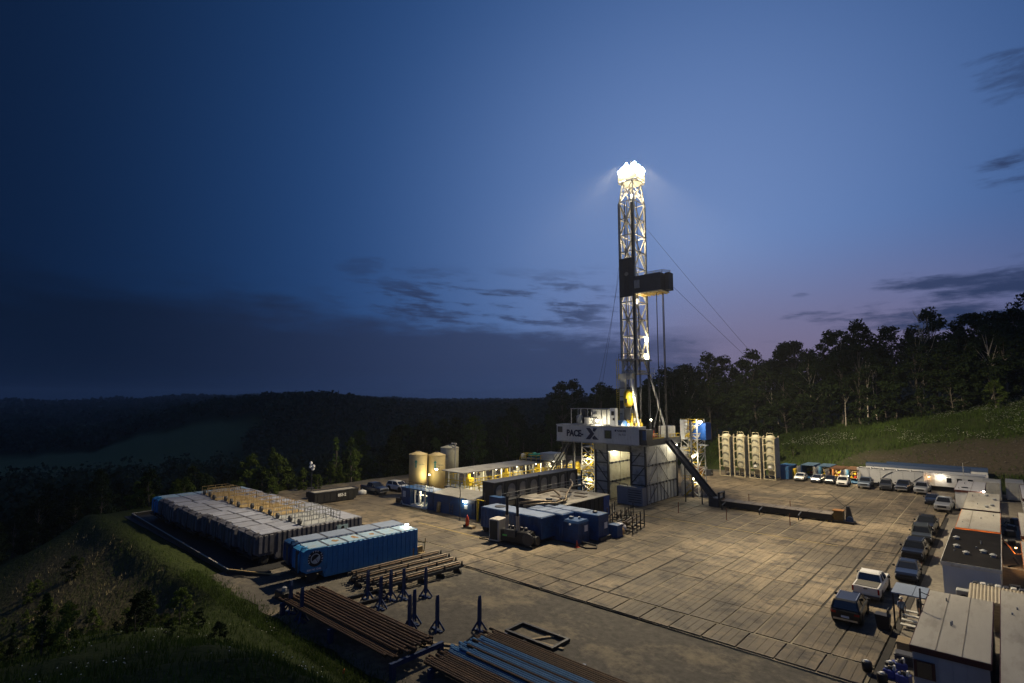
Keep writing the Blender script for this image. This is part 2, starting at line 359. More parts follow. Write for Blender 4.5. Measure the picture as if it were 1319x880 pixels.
XY = np.vstack([V[:, :2], [[0, 0]]]); zc = np.zeros((len(XY), 4)); zc[:, 3] = 1
zc[:, 0] = np.maximum(dirtmask(XY[:, 0], XY[:, 1]), .0); zc[:, 1] = fieldmask(XY[:, 0], XY[:, 1]); zc[:, 2] = strawmask(XY[:, 0], XY[:, 1])
ca = me.color_attributes.new('zone', 'FLOAT_COLOR', 'POINT'); ca.data.foreach_set('color', zc.ravel())
m = bpy.data.materials.new('terrain_ground'); m.use_nodes = True; t = m.node_tree; n = t.nodes; L = t.links; b = n['Principled BSDF']; b.inputs['Roughness'].default_value = .95; b.inputs['Specular IOR Level'].default_value = .1
at = n.new('ShaderNodeVertexColor'); at.layer_name = 'zone'; sp = n.new('ShaderNodeSeparateColor'); L.new(at.outputs[0], sp.inputs[0])
gm = n.new('ShaderNodeNewGeometry'); nz = n.new('ShaderNodeTexNoise'); nz.inputs['Scale'].default_value = .35; nz.inputs['Detail'].default_value = 10; nz.inputs['Roughness'].default_value = .7; L.new(gm.outputs['Position'], nz.inputs['Vector'])
nf = n.new('ShaderNodeTexNoise'); nf.inputs['Scale'].default_value = 2.2; nf.inputs['Detail'].default_value = 8; L.new(gm.outputs['Position'], nf.inputs['Vector'])
def mx(f, a, c):
    q = n.new('ShaderNodeMix'); q.data_type = 'RGBA'
    for i, v in ((0, f), (6, a), (7, c)):
        if hasattr(v, 'links'): L.new(v, q.inputs[i])
        else: q.inputs[i].default_value = v
    return q.outputs[2]
gr = mx(nz.outputs[0], (.012, .02, .005, 1), (.045, .058, .018, 1))
gr = mx(sp.outputs[1], gr, mx(nz.outputs[0], (.07, .09, .035, 1), (.12, .14, .06, 1)))
gr = mx(sp.outputs[2], gr, mx(nf.outputs[0], (.015, .02, .008, 1), (.10, .085, .05, 1)))
gr = mx(sp.outputs[0], gr, mx(nf.outputs[0], (.018, .015, .012, 1), (.085, .068, .052, 1)))
L.new(gr, b.inputs['Base Color']); bp = n.new('ShaderNodeBump'); bp.inputs['Strength'].default_value = .8; bp.inputs['Distance'].default_value = .3; L.new(nf.outputs[0], bp.inputs['Height']); L.new(bp.outputs[0], b.inputs['Normal'])
me.materials.append(m); tag(link('terrain', me), 'rolling ground, grassy banks and dark hills around the pad', kind='structure')

# ------------------------------------------------------------------ yard, gravel, mats
gravel = M('dark_gravel', (.07, .063, .052), .9, 0, .5, 1.6, .8, dirt=(.20, .165, .11), dirtscale=.2, dthr=(.5, .66))
gravel_r = M('pale_gravel', (.17, .15, .12), .9, 0, .4, 2.5, .6, dirt=(.09, .08, .07), dirtscale=.2)
liner = M('black_liner', (.02, .02, .021), .55, 0, .3, 1.0, .4)
def sheet(name, x0, y0, x1, y1, z, mat, label, step=2.0, jit=.0):
    nx = max(2, int((x1-x0)/step)); ny = max(2, int((y1-y0)/step)); mb = MB(); vs = []; fs = []
    for j in range(ny+1):
        for i in range(nx+1):
            x = x0+(x1-x0)*i/nx; y = y0+(y1-y0)*j/ny
            if j in (0, ny): y += jit*float(wob(np.array(x), np.array(y), .5))
            if i in (0, nx): x += jit*float(wob(np.array(x), np.array(y), .5))
            vs.append((x, y, z+random.uniform(0, .015)))
    for j in range(ny):
        for i in range(nx): k = j*(nx+1)+i; fs.append((k, k+1, k+nx+2, k+nx+1))
    mb.add(vs, fs); return tag(mb.build(name, mat, None, True), label, kind='structure')
sheet('gravel_yard', -58, 20.4, -7.2, 38.6, -.02, gravel, 'dark gravel yard in front of the wooden mats', .6, .9)
sheet('pad_ground', -100, 38.0, -6.9, 134, -.045, gravel, 'bare earth under and around the mats', 4, .5)
sheet('gravel_strip', -6.9, 30, 40, 136, .0, gravel_r, 'pale gravel under the row of trailers', 3, .2)
sheet('containment_liner', -95, 22.0, -55.2, 38.4, .03, liner, 'black plastic liner under the grey water tanks', 2, .15)
def mat_material(name, light, dark, seam=False):
    m = bpy.data.materials.new(name); m.use_nodes = True; t = m.node_tree; n = t.nodes; L = t.links; b = n['Principled BSDF']; b.inputs['Specular IOR Level'].default_value = .3
    gm = n.new('ShaderNodeNewGeometry'); oi = n.new('ShaderNodeObjectInfo')
    def noise(sc, det, stretch, rough=.65):
        mp = n.new('ShaderNodeMapping'); mp.inputs['Scale'].default_value = stretch; L.new(gm.outputs['Position'], mp.inputs[0])
        q = n.new('ShaderNodeTexNoise'); q.inputs['Scale'].default_value = sc; q.inputs['Detail'].default_value = det; q.inputs['Roughness'].default_value = rough; L.new(mp.outputs[0], q.inputs['Vector']); return q.outputs[0]
    def rng_(v, a, b_, c=0.0, d=1.0):
        q = n.new('ShaderNodeMapRange'); L.new(v, q.inputs[0])
        for i, w in enumerate((a, b_, c, d)): q.inputs[i+1].default_value = w
        return q.outputs[0]
    def mix(f, a, c, mode='MIX'):
        q = n.new('ShaderNodeMix'); q.data_type = 'RGBA'; q.blend_type = mode
        for i, v in ((0, f), (6, a), (7, c)):
            if hasattr(v, 'links'): L.new(v, q.inputs[i])
            else: q.inputs[i].default_value = v
        return q.outputs[2]
    if seam:      # sand and mud packed into the joints
        col = mix(rng_(noise(.09, 3, (1, .25, 1)), .44, .58), (*dark, 1), (*light, 1)); b.inputs['Roughness'].default_value = .9; L.new(col, b.inputs['Base Color']); return m
    grain = noise(1.0, 8, (5, .8, 1)); col = mix(rng_(grain, .3, .7), (*dark, 1), (*light, 1))
    col = mix(1.0, col, rng_(oi.outputs['Random'], 0, 1, .86, 1.12), 'MULTIPLY')
    col = mix(rng_(oi.outputs['Random'], .90, .93, 0, .55), col, (.045, .038, .03, 1))                    # a few dark, soaked mats
    col = mix(rng_(noise(.085, 4, (1, 1, 1)), .42, .56, 0, .75), col, (.07, .06, .047, 1))           # broad trodden areas
    col = mix(rng_(noise(.42, 7, (1, 1.4, 1), .7), .50, .62, 0, .85), col, (.036, .031, .026, 1))       # oil and mud stains
    col = mix(rng_(noise(.5, 5, (3.2, .12, 1)), .55, .70, 0, .7), col, (.05, .042, .034, 1))             # wheel tracks along the mats
    col = mix(rng_(noise(.35, 6, (.2, 2.6, 1)), .57, .72, 0, .6), col, (.06, .05, .038, 1))
    L.new(col, b.inputs['Base Color']); L.new(rng_(grain, .3, .7, .62, .85), b.inputs['Roughness'])
    bp = n.new('ShaderNodeBump'); bp.inputs['Strength'].default_value = .5; bp.inputs['Distance'].default_value = .04; L.new(grain, bp.inputs['Height']); L.new(bp.outputs[0], b.inputs['Normal'])
    return m
mat_m = mat_material('mat_timber', (.275, .22, .145), (.13, .102, .068))
mat_d = mat_material('mat_gap', (.30, .26, .18), (.022, .02, .017), True)
pad = T('mat_pad', None, None); tag(pad, 'pad of wide wooden mats laid edge to edge', kind='structure')
MB().box(-95.2, 42.0, -.03, -7.1, 126.2, .105).build('underlay', mat_d, pad)
def mat_mesh(w, l, k):
    g = .02; prof = [(-w/2, 0), (w/2, 0), (w/2, .1), (w/2-.03, .115)]
    for q in (.25, 0, -.25): prof += [(q*w+g, .115), (q*w, .095), (q*w-g, .115)]
    prof += [(-w/2+.03, .115), (-w/2, .1)]
    return MB().prism(prof, 'y', -l/2, l/2).mesh('mat', mat_m)
MW, ML = 2.45, 4.42
mats3 = [mat_mesh(MW-(.10, .13, .16)[k], ML-.05, k) for k in range(3)]
yaw_ = R(42); pit_ = math.atan(73/695)
def project(x, y, z):
    fw = -x*math.sin(yaw_)+y*math.cos(yaw_); rt = x*math.cos(yaw_)+y*math.sin(yaw_); up = z-17
    c = fw*math.cos(pit_)+up*math.sin(pit_); v = -fw*math.sin(pit_)+up*math.cos(pit_)
    return (659.5+695*rt/c, 440-695*v/c, c)
under = [(-53, 79, -42.5, 91), (-52, 58.6, -43.2, 69.6), (-66, 58, -57, 86), (-73, 54, -55, 58), (-50, 50, -37, 58), (-84.5, 43, -81, 52), (-56, 55, -52, 76)]
spots_ = []
for i in range(36):
    for j in range(19):
        x = -9.5+MW/2-MW*i; y = 42.15+ML*(j+.5); px_, py_, c = project(x, y, 0)
        hid = any(a <= x <= c_ and b_ <= y <= d for a, b_, c_, d in under) or not (-20 < px_ < 1340 and py_ < 900)
        spots_.append((1e6 if hid else c, x, y))
spots_.sort(); stuff = MB()
for q, (c, x, y) in enumerate(spots_):
    z = random.uniform(.0, .022); rz = random.uniform(-.004, .004)
    if q < 296: o = link('mat', mats3[q % 3], pad, (x+random.uniform(-.015, .015), y+random.uniform(-.03, .03), z+.02), rz)
    else: stuff.box(x-MW/2+.045, y-ML/2+.025, .02, x+MW/2-.045, y+ML/2-.025, .135+z-.01)
tag(stuff.build('mat_field', mat_m, pad), kind='stuff')
bm_ = mat_mesh(2.36, 2.85, 5)
border = tag(T('mat_border', 'row of shorter wooden mats along the gravel yard', None), kind='structure')
MB().box(-52, 38.95, -.03, -7.1, 41.75, .06).build('underlay', mat_d, border)
for i in range(18): link('mat', bm_, border, (-8.5-MW*i, 40.5+random.uniform(-.04, .04), .02+random.uniform(0, .02)), random.uniform(-.006, .006))
trench = tag(MB().box(-7.05, 36, .01, -6.62, 100, .05).build('drain_channel', M('wet_mud', (.022, .019, .015), .85, 0, .4, 2)), 'dark drain channel between the mats and the gravel strip', kind='structure')
# faded painted lane line across the mats
line_m = M('faded_yellow_line', (.34, .26, .09), .8, 0, .4, 3, dirt=(.2, .17, .1), dirtscale=2)
tag(MB().box(-42, 72.35, .162, -15, 72.5, .166).build('painted_line', line_m), 'faded yellow line painted across the mats', kind='structure')
tag(MB().box(-60, 47.6, .162, -48, 47.78, .166).build('painted_line', line_m), 'faded yellow line on the mats by the blue shed', kind='structure')

# ------------------------------------------------------------------ grass, weeds
leafF = M('leaf_far', (.04, .056, .03), .8, 0, .4, .02, spec=.1)  # lighter leaf colour makes up for weak light and haze far off
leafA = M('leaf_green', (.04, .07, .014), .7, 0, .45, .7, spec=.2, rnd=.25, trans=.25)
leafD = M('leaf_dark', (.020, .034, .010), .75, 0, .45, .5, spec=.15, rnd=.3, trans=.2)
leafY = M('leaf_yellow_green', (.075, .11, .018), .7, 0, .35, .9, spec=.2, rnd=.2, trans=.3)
bark = M('bark', (.10, .085, .065), .9, 0, .35, 4, .3)
barkp = M('pale_bark', (.34, .30, .24), .85, 0, .3, 4)
grass_m = M('grass_blade', (.05, .08, .016), .8, 0, .5, .35, spec=.15, trans=.3)
straw_m = M('straw_blade', (.22, .19, .11), .85, 0, .35, .8, spec=.1)
flower_m = M('wildflower_white', (.65, .65, .55), .8, 0, .1, 2)
def np_mesh(name, V, F, mat):
    me = bpy.data.meshes.new(name); nv, nf = len(V), len(F); k = F.shape[1]
    me.vertices.add(nv); me.vertices.foreach_set('co', V.astype(np.float32).ravel())
    me.loops.add(nf*k); me.loops.foreach_set('vertex_index', F.astype(np.int32).ravel())
    me.polygons.add(nf); me.polygons.foreach_set('loop_start', np.arange(0, nf*k, k, dtype=np.int32)); me.polygons.foreach_set('loop_total', np.full(nf, k, np.int32))
    me.update(calc_edges=True); me.materials.append(mat); return me
def blades(P, hmin, hmax, w):
    n = len(P); a = rng.uniform(0, 6.283, n); h = rng.uniform(hmin, hmax, n); lean = rng.uniform(.1, .5, n)*h; la = rng.uniform(0, 6.283, n)
    d = np.stack([np.cos(a), np.sin(a), np.zeros(n)], 1)*w/2
    tip = P+np.stack([np.cos(la)*lean, np.sin(la)*lean, h], 1)
    V = np.stack([P-d, P+d, tip], 1).reshape(-1, 3); return V, np.arange(3*n).reshape(-1, 3)
def scatter(n, x0, x1, y0, y1, keep):
    x = rng.uniform(x0, x1, n); y = rng.uniform(y0, y1, n); k = keep(x, y); x, y = x[k], y[k]; return np.stack([x, y, height(x, y)], 1)
def clump(x, y, s=.5): return (wob(x, y, s)+rng.uniform(-.5, .6, len(x))) > 0
P = scatter(130000, -100, 6, -12, 20.2, lambda x, y: (rng.random(len(x)) < np.clip(1.15-np.hypot(x, y)/95, .12, 1)) & clump(x, y))
Vb, Fb = blades(P, .18, .5, .05); tag(link('grass', np_mesh('grass', Vb, Fb, grass_m)), 'rough green grass on the bank below the gravel yard', 'grass', kind='stuff')
P = scatter(30000, -100, -48, 3, 20.0, lambda x, y: (strawmask(x, y) > .15) & (wob(x, y, .55)+.6*wob(x, y, 1.7)+rng.uniform(-.35, .35, len(x)) > .5))
Vb, Fb = blades(P, .12, .45, .08); tag(link('dry_grass', np_mesh('dry_grass', Vb, Fb, straw_m)), 'pale dry grass tufts on the slope beside the water tanks', 'grass', kind='stuff')
P = scatter(1100, -60, 0, -6, 20, lambda x, y: (wob(x, y, .45) > .1) & (x > -46)); P[:, 2] += rng.uniform(.25, .5, len(P))
s_ = .026; Vq = (P[:, None, :]+np.array([[-s_, -s_, 0], [s_, -s_, .02], [s_, s_, 0], [-s_, s_, .02]])[None]).reshape(-1, 3)
tag(link('wildflowers', np_mesh('wildflowers', Vq, np.arange(len(Vq)).reshape(-1, 4), flower_m)), 'small white wildflowers in the foreground grass', 'flowers', kind='stuff')
E_ = scatter(16000, -60, -7, 18.6, 21.6, lambda x, y: rng.random(len(x)) < np.clip((21.4-y)/2.2, 0, 1)); Vb, Fb = blades(E_, .15, .42, .05); tag(link('verge_grass', np_mesh('verge_grass', Vb, Fb, grass_m)), 'ragged grass verge along the edge of the gravel yard', 'grass', kind='stuff')
P = scatter(150000, -75, 45, 135, 200, lambda x, y: (dirtmask(x, y) < .35) & clump(x, y, .25) & (y < 172+(x+32)*.5))
Vb, Fb = blades(P, .35, 1.0, .16); tag(link('hillside_grass', np_mesh('hillside_grass', Vb, Fb, grass_m)), 'tall grass on the hillside below the wood', 'grass', kind='stuff')
P = scatter(14000, -50, 45, 150, 200, lambda x, y: (wob(x, y, .11)+.3*wob(x, y, .5) > .12) & (y < 166+(x+32)*.5)); P[:, 2] += rng.uniform(.5, 1.0, len(P))
s_ = .09; Vq = (P[:, None, :]+np.array([[-s_, -s_, 0], [s_, -s_, .06], [s_, s_, 0], [-s_, s_, .06]])[None]).reshape(-1, 3)
tag(link('hillside_flowers', np_mesh('hillside_flowers', Vq, np.arange(len(Vq)).reshape(-1, 4), flower_m)), 'band of white wildflowers on the hillside meadow', 'flowers', kind='stuff')

# ------------------------------------------------------------------ trees
def leaf_cloud(centres, rad, per, size):
    k = len(centres); n = k*per; c = np.repeat(np.asarray(centres), per, 0); rd = np.repeat(np.asarray(rad), per)
    d = rng.normal(size=(n, 3)); d /= np.linalg.norm(d, axis=1)[:, None]; d[:, 2] *= .75
    p = c+d*(rd*rng.uniform(.35, 1.0, n)**.6)[:, None]
    u = rng.normal(size=(n, 3)); u /= np.linalg.norm(u, axis=1)[:, None]; w = np.cross(u, rng.normal(size=(n, 3))); w /= np.linalg.norm(w, axis=1)[:, None]
    s = rng.uniform(.55, 1.2, n)[:, None]*size
    V = np.stack([p-u*s, p+w*s*.55, p+u*s, p-w*s*.55], 1).reshape(-1, 3); return V, np.arange(4*n).reshape(-1, 4)
def tree_kind(h, spread, base, per, ncl, size, lean=0, narrow=False):
    "trunk and crown meshes of one kind of tree"
    tr = MB(); pts = [Vector((lean*t*t*h*.3+.25*math.sin(3*t+h), .2*math.sin(5*t+h), t*h*.92)) for t in np.linspace(0, 1, 7)]
    r0 = .017*h
    for i in range(6): tr.tube(pts[i], pts[i+1], r0*(1-.15*i), 7, r0*(1-.15*(i+1)), cap=False)
    cen = []; rad = []
    for i in range(ncl):
        t = random.uniform(base, 1.0); env = math.sin(math.pi*min(1, max(.06, (t-base)/(1-base)*.82+.16)))**.7 if not narrow else (1-t)*1.05+.12
        a = random.uniform(0, 6.283); rr_ = spread*env*math.sqrt(random.uniform(.05, 1))
        c = (lean*t*t*h*.3+math.cos(a)*rr_, math.sin(a)*rr_, t*h*.97); cen.append(c); rad.append(random.uniform(.55, 1.15)*spread*.30)
        if i % 3 == 0:
            s = pts[min(6, int(t*5))]; tr.tube(s, c, r0*.3, 5, r0*.07, cap=False)
    V, F = leaf_cloud(cen, rad, per, size); return tr, (V, F)
KINDS = []
for spec in ((22, 5.6, .34, 70, 60, .36), (19, 4.8, .22, 70, 56, .36), (24, 5.2, .38, 66, 56, .35), (16, 4.6, .10, 72, 54, .34), (20, 6.2, .28, 66, 64, .36)):
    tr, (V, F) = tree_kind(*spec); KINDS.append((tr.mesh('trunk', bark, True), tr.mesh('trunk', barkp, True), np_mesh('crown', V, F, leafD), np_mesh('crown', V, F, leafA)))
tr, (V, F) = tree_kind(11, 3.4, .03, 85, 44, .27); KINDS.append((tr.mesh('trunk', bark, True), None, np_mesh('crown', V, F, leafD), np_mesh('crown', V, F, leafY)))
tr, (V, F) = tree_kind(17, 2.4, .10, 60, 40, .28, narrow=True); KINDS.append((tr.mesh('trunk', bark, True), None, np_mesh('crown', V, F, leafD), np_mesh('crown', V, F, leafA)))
def tree(kind, x, y, s, label, lit=False, pale=False, group=None, name='leafy_tree', cat='tree', dz=0):
    k = KINDS[kind]; t = T(name, label, cat, (x, y, float(height(x, y))-.15+dz), random.uniform(0, 6.28), group); t.scale = (s*random.uniform(.85, 1.15), s*random.uniform(.85, 1.15), s)
    link('trunk', (k[1] if pale and k[1] else k[0]), t); link('crown', k[3] if lit else k[2], t); return t  # light put into crown colour: brighter leaves when lit, darker when not
# the wood above the grassy hillside
front = []
for i in range(34):
    x = -78+i*3.6+random.uniform(-1.2, 1.2); y = 169+(x+32)*.42+random.uniform(-2, 3)
    tree(random.choice([0, 1, 2, 3, 4]), x, y, random.uniform(.82, 1.12), 'dark leafy tree at the front edge of the wood above the hillside', pale=random.random() < .08, group='trees at the front edge of the hillside wood')
for i in range(52):
    x = -110+i*3.3+random.uniform(-2, 2); y = 181+(x+32)*.42+random.uniform(-3, 14)
    tree(random.choice([0, 1, 2, 4]), x, y, random.uniform(.85, 1.12), 'dark leafy tree deep in the wood above the hillside', group='trees deep in the hillside wood')
tree(0, -33.5, 174, 1.17, 'tall broad-crowned tree standing above its neighbours beside the bare dead tree', pale=True)
tree(2, -29, 178, 1.13, 'tall forked-looking tree next to the tallest broad crown of the wood')
for x, y, s in ((10, 196, 1.02), (19, 200, 1.05), (26, 204, 1.08), (4, 198, .95)):
    tree(random.choice([0, 4]), x, y, s, 'big dark tree on the highest part of the hillside wood', group='big trees at the top of the wood')
for i in range(60):
    x = -80+i*2.05+random.uniform(-1, 1); y = 166.5+(x+32)*.42+random.uniform(-1.5, 5)
    tree(5, x, y, random.uniform(.45, .9), 'dark undergrowth bush between the trunks of the hillside wood', group='undergrowth in the hillside wood', name='bush', cat='bush')
# woods behind the rig
for i in range(44):
    x = random.uniform(-190, -62); y = random.uniform(140, 178)-(x+62)*-.25
    tree(random.choice([0, 1, 2, 3]), x, y, random.uniform(.7, .95), 'dark leafy tree in the low wood behind the rig', group='trees in the low wood behind the rig')
for i in range(30):
    x = random.uniform(-122, -101); y = random.uniform(66, 132)
    tree(random.choice([5, 3, 3, 5]), x, y, random.uniform(.7, .95), 'dark tree growing along the far side of the mats behind the mud tanks', lit=random.random() < .4, group='trees along the back edge of the mats')
# lit trees beyond the water tanks
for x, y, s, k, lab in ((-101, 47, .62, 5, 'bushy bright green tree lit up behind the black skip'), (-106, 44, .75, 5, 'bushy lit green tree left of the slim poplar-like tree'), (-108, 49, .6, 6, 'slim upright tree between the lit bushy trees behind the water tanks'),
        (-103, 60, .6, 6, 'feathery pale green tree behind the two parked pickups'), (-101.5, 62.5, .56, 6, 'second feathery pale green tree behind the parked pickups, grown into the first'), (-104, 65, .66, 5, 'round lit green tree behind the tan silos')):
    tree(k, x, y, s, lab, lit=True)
for x, y, s in ((-97.5, 44.5, .3), (-98, 50.5, .38), (-97.2, 53, .26)): tree(5, x, y, s, 'low bright green shrub on the grass edge behind the black skip', lit=True, group='shrubs behind the black skip', name='shrub', cat='shrub')
for i in range(26):
    x = random.uniform(-112, -99.5); y = random.uniform(24, 66)
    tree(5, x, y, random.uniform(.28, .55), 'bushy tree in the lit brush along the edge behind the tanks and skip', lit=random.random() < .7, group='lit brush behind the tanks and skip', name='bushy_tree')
# dark trees down the slope to the left
for i in range(96):
    x = random.uniform(-225, -110); y = random.uniform(-8, 66) if x < -125 else random.uniform(2, 40)
    if y > 48 and x > -130: continue
    tree(random.choice([3, 5, 5]), x, y, random.uniform(.42, .66)*(1.0 if x > -150 else 1.25), 'dark tree on the slope falling away beyond the water tanks', group='dark trees below the water tanks')
for i in range(26):
    x = random.uniform(-100, -58); y = random.uniform(-14, 3)
    tree(5, x, y, random.uniform(.3, .7), 'dark bushy shrub in the gully below the grass slope', group='shrubs in the gully', name='shrub', cat='shrub')
for i in range(12):
    x = random.uniform(-50, -36); y = random.uniform(-4, 7.5)
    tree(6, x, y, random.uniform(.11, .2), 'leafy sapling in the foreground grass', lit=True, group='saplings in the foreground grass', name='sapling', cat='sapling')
for i in range(120):
    x = random.uniform(-84, -36); y = random.uniform(-4, 15.5)
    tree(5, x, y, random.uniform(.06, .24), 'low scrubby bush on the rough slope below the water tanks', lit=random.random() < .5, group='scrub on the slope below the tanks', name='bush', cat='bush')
for i in range(9):
    x = random.uniform(-62, -38)+random.uniform(-2, 2); y = 141+random.uniform(-2, 4)
    tree(5, x, y, random.uniform(.25, .5), 'leafy green bush on the bank behind the white silos', lit=True, group='bushes on the bank behind the silos', name='bush', cat='bush')
for x, y, s in ((-24, 170, .45), (-1, 176, .6)): tree(5, x, y, s, 'pale green young tree at the foot of the dark wood', lit=True, group='young trees at the foot of the wood', name='young_tree')
def bare_tree(x, y, h, label, name='dead_tree', limbs=16, group=None):
    t = T(name, label, 'tree', (x, y, float(height(x, y))-.2), random.uniform(0, 6), group); mb = MB(); pts = [Vector((.3*math.sin(2.5*q+x), .3*math.sin(3*q+y), q*h)) for q in np.linspace(0, 1, 7)]
    for i in range(6): mb.tube(pts[i], pts[i+1], .2*(1-.15*i), 6, .2*(1-.15*(i+1)), cap=False)
    mb.build('trunk', barkp, t, True)
    for i in range(limbs):
        q = random.uniform(.45, .97); a = random.uniform(0, 6.28); l = (1.15-q)*h*.35; s = pts[min(6, round(q*6))]; e = s+Vector((math.cos(a)*l*.55, math.sin(a)*l*.55, l)); e2 = e+Vector((math.cos(a+1)*l*.2, math.sin(a+1)*l*.2, l*.6))
        m2 = MB(); m2.tube(s, e, .06, 4, .035, cap=False); m2.tube(e, e2, .035, 4, .01, cap=False)
        m2.tube(s.lerp(e, .5), s.lerp(e, .5)+Vector((math.cos(a-1.2)*l*.3, math.sin(a-1.2)*l*.3, l*.45)), .03, 4, .01, cap=False); m2.build('branch', barkp, t)
    return t
bare_tree(-15, 178, 25, 'bare dead tree with pale branches standing out against the sky', limbs=22)
for x, y, h in ((-48, 162, 12), (-46.5, 163, 8), (-42, 165, 7.5), (-26, 168, 17), (-24.4, 169, 14), (7, 182.5, 14), (-31, 167, 9)):
    bare_tree(x, y, h, 'pale bare trunk showing against the dark wood', 'bare_trunk', 3, 'pale bare trunks in front of the wood')
# far woods on the hills: one mass
def far_wood():
    n = 26000; r = np.exp(rng.uniform(math.log(185), math.log(2600), n)); az = np.radians(rng.uniform(-90, 14, n)); x = r*np.sin(az); y = r*np.cos(az)
    azd = np.degrees(az); w = wob(x, y, .02)
    keep = (fieldmask(x, y) < .3) & ((r > 260) | (x < -125)) & (w+rng.uniform(-.6, .8, n) > -.35) & ((x < -60) | (r > 330)) & ~((azd > -22) & (r > 420))
    x, y, r = x[keep], y[keep], r[keep]; z = height(x, y); k = len(x)
    per = 26; h = rng.uniform(9, 16, k)*np.where(r > 900, .9, 1); sp = rng.uniform(2.6, 5.0, k); size = np.clip(r/330, .8, 3.2)
    d = rng.normal(size=(k, per, 3)); d /= np.linalg.norm(d, axis=2)[..., None]; d *= rng.uniform(.5, 1, (k, per, 1))
    p = np.stack([x, y, z+h*.6], 1)[:, None, :]+d*np.stack([sp, sp, h*.42], 1)[:, None, :]
    p = p.reshape(-1, 3); m_ = len(p); s = (np.repeat(size, per)*rng.uniform(.6, 1.3, m_))[:, None]
    u = rng.normal(size=(m_, 3)); u /= np.linalg.norm(u, axis=1)[:, None]; wv = np.cross(u, rng.normal(size=(m_, 3))); wv /= np.linalg.norm(wv, axis=1)[:, None]
    V = np.stack([p-u*s, p+wv*s*.7, p+u*s, p-wv*s*.7], 1).reshape(-1, 3)
    tag(link('far_woods', np_mesh('far_woods', V, np.arange(4*m_).reshape(-1, 4), leafF)), 'dark woods covering the far hills and valley', 'woods', kind='stuff')
far_wood()
# stones and stubble along the cut bank
P = scatter(6000, -32, 40, 137, 175, lambda x, y: (dirtmask(x, y) > .3) & clump(x, y, .6)); k = len(P); s_ = rng.uniform(.06, .32, k)**1.3
cube = np.array([[-1, -1, -1], [1, -1, -1], [1, 1, -1], [-1, 1, -1], [-.6, -.7, 1], [.7, -.5, .8], [.6, .6, 1], [-.7, .6, .7]])
an = rng.uniform(0, 6.28, k); cr = cube[None]*s_[:, None, None]*rng.uniform(.6, 1.3, (k, 8, 1)); xr = cr[..., 0]*np.cos(an)[:, None]-cr[..., 1]*np.sin(an)[:, None]; yr = cr[..., 0]*np.sin(an)[:, None]+cr[..., 1]*np.cos(an)[:, None]
Vr = (np.stack([xr, yr, cr[..., 2]*.7], 2)+P[:, None, :]).reshape(-1, 3); fq = np.array([[3, 2, 1, 0], [4, 5, 6, 7], [0, 1, 5, 4], [1, 2, 6, 5], [2, 3, 7, 6], [3, 0, 4, 7]]); Fr = (fq[None]+np.arange(k)[:, None, None]*8).reshape(-1, 4)
tag(link('bank_rubble', np_mesh('bank_rubble', Vr, Fr, M('rubble', (.055, .047, .038), .9, 0, .6, .6))), 'stones and clods on the bare cut bank above the trailers', 'rubble', kind='stuff')
P = scatter(9000, -34, 42, 136, 175, lambda x, y: (dirtmask(x, y) > .2) & (wob(x, y, .4)+rng.uniform(-.4, .4, len(x)) > .2)); Vb, Fb = blades(P, .2, .6, .14); tag(link('bank_weeds', np_mesh('bank_weeds', Vb, Fb, grass_m)), 'sparse weeds on the bare cut bank', 'weeds', kind='stuff')
G = .155      # top of the mats
def PB(mb, name, mats, parent, smooth=False, label=None):
    "a part given in site coordinates, hung under its thing"
    o = mb.build(name, mats, parent, smooth); o.location = -Vector(parent.location)
    if label: o['label'] = label
    return o
# ================================================================== drilling rig
rig = T('drilling_rig', 'tall drilling rig with lit lattice mast over a grey panelled substructure', 'drilling rig', (-47.5, 85, G))
frame = MB()
sub = PB(MB().box(-45.5, 79.62, G, -42.9, 90.4, 9.3).box(-52.3, 79.62, G, -49.75, 90.4, 9.3), 'substructure', steel_d, rig)
def pane(x0, y0, z0, x1, y1, z1, mat=panel_g, name='panel', parent=None): return PB(MB().box(x0, y0, z0, x1, y1, z1), name, mat, parent or rig)
lev = [(G+.1, 3.05), (3.2, 6.1), (6.25, 9.2)]
for z0, z1 in lev:
    for a, b in ((-52.2, -49.85), (-45.4, -43.0)):      # end faces
        pane(a, 79.54, z0, b, 79.6, (z0+z1)/2-.05, steel_g); pane(a, 79.54, (z0+z1)/2+.05, b, 79.6, z1, steel_g)
for z0, z1 in lev[1:]:
    for k in range(3):
        y0 = 79.75+k*3.55; pane(-42.88, y0, z0, -42.82, y0+3.4, z1, panel_g)
# lowest level of the side: windowed panels
for k in range(9):
    y0 = 79.75+k*1.19
    pane(-42.88, y0, G+.1, -42.80, y0+.9, 3.05, M('pale_lower_panel', (.34, .35, .35), .5, 0, .15, 1.5), 'lower_panel')
    pane(-42.89, y0+.92, G+.2, -42.84, y0+1.16, 2.95, glass if k in (3, 4, 6) else steel_d, 'vertical_slot')
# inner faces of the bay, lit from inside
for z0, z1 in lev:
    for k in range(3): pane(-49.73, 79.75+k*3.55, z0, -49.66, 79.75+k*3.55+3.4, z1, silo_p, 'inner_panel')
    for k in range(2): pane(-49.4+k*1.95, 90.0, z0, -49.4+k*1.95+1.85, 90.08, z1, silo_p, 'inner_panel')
fr = MB()
for z in (3.12, 6.17):
    fr.box(-52.35, 79.4, z-.09, -49.7, 79.54, z+.09).box(-45.5, 79.4, z-.09, -42.8, 79.54, z+.09).box(-42.82, 79.5, z-.08, -42.72, 90.4, z+.08)
    for k in range(9): fr.box(-42.74, 80.2+k*1.2, z-.17, -42.6, 80.45+k*1.2, z+.17)
    fr.box(-49.66, 79.8, z-.08, -49.55, 90, z+.08)
    for k in range(8): fr.box(-49.58, 80.2+k*1.25, z-.16, -49.45, 80.42+k*1.25, z+.16)
PB(fr, 'girt', steel_d, rig)
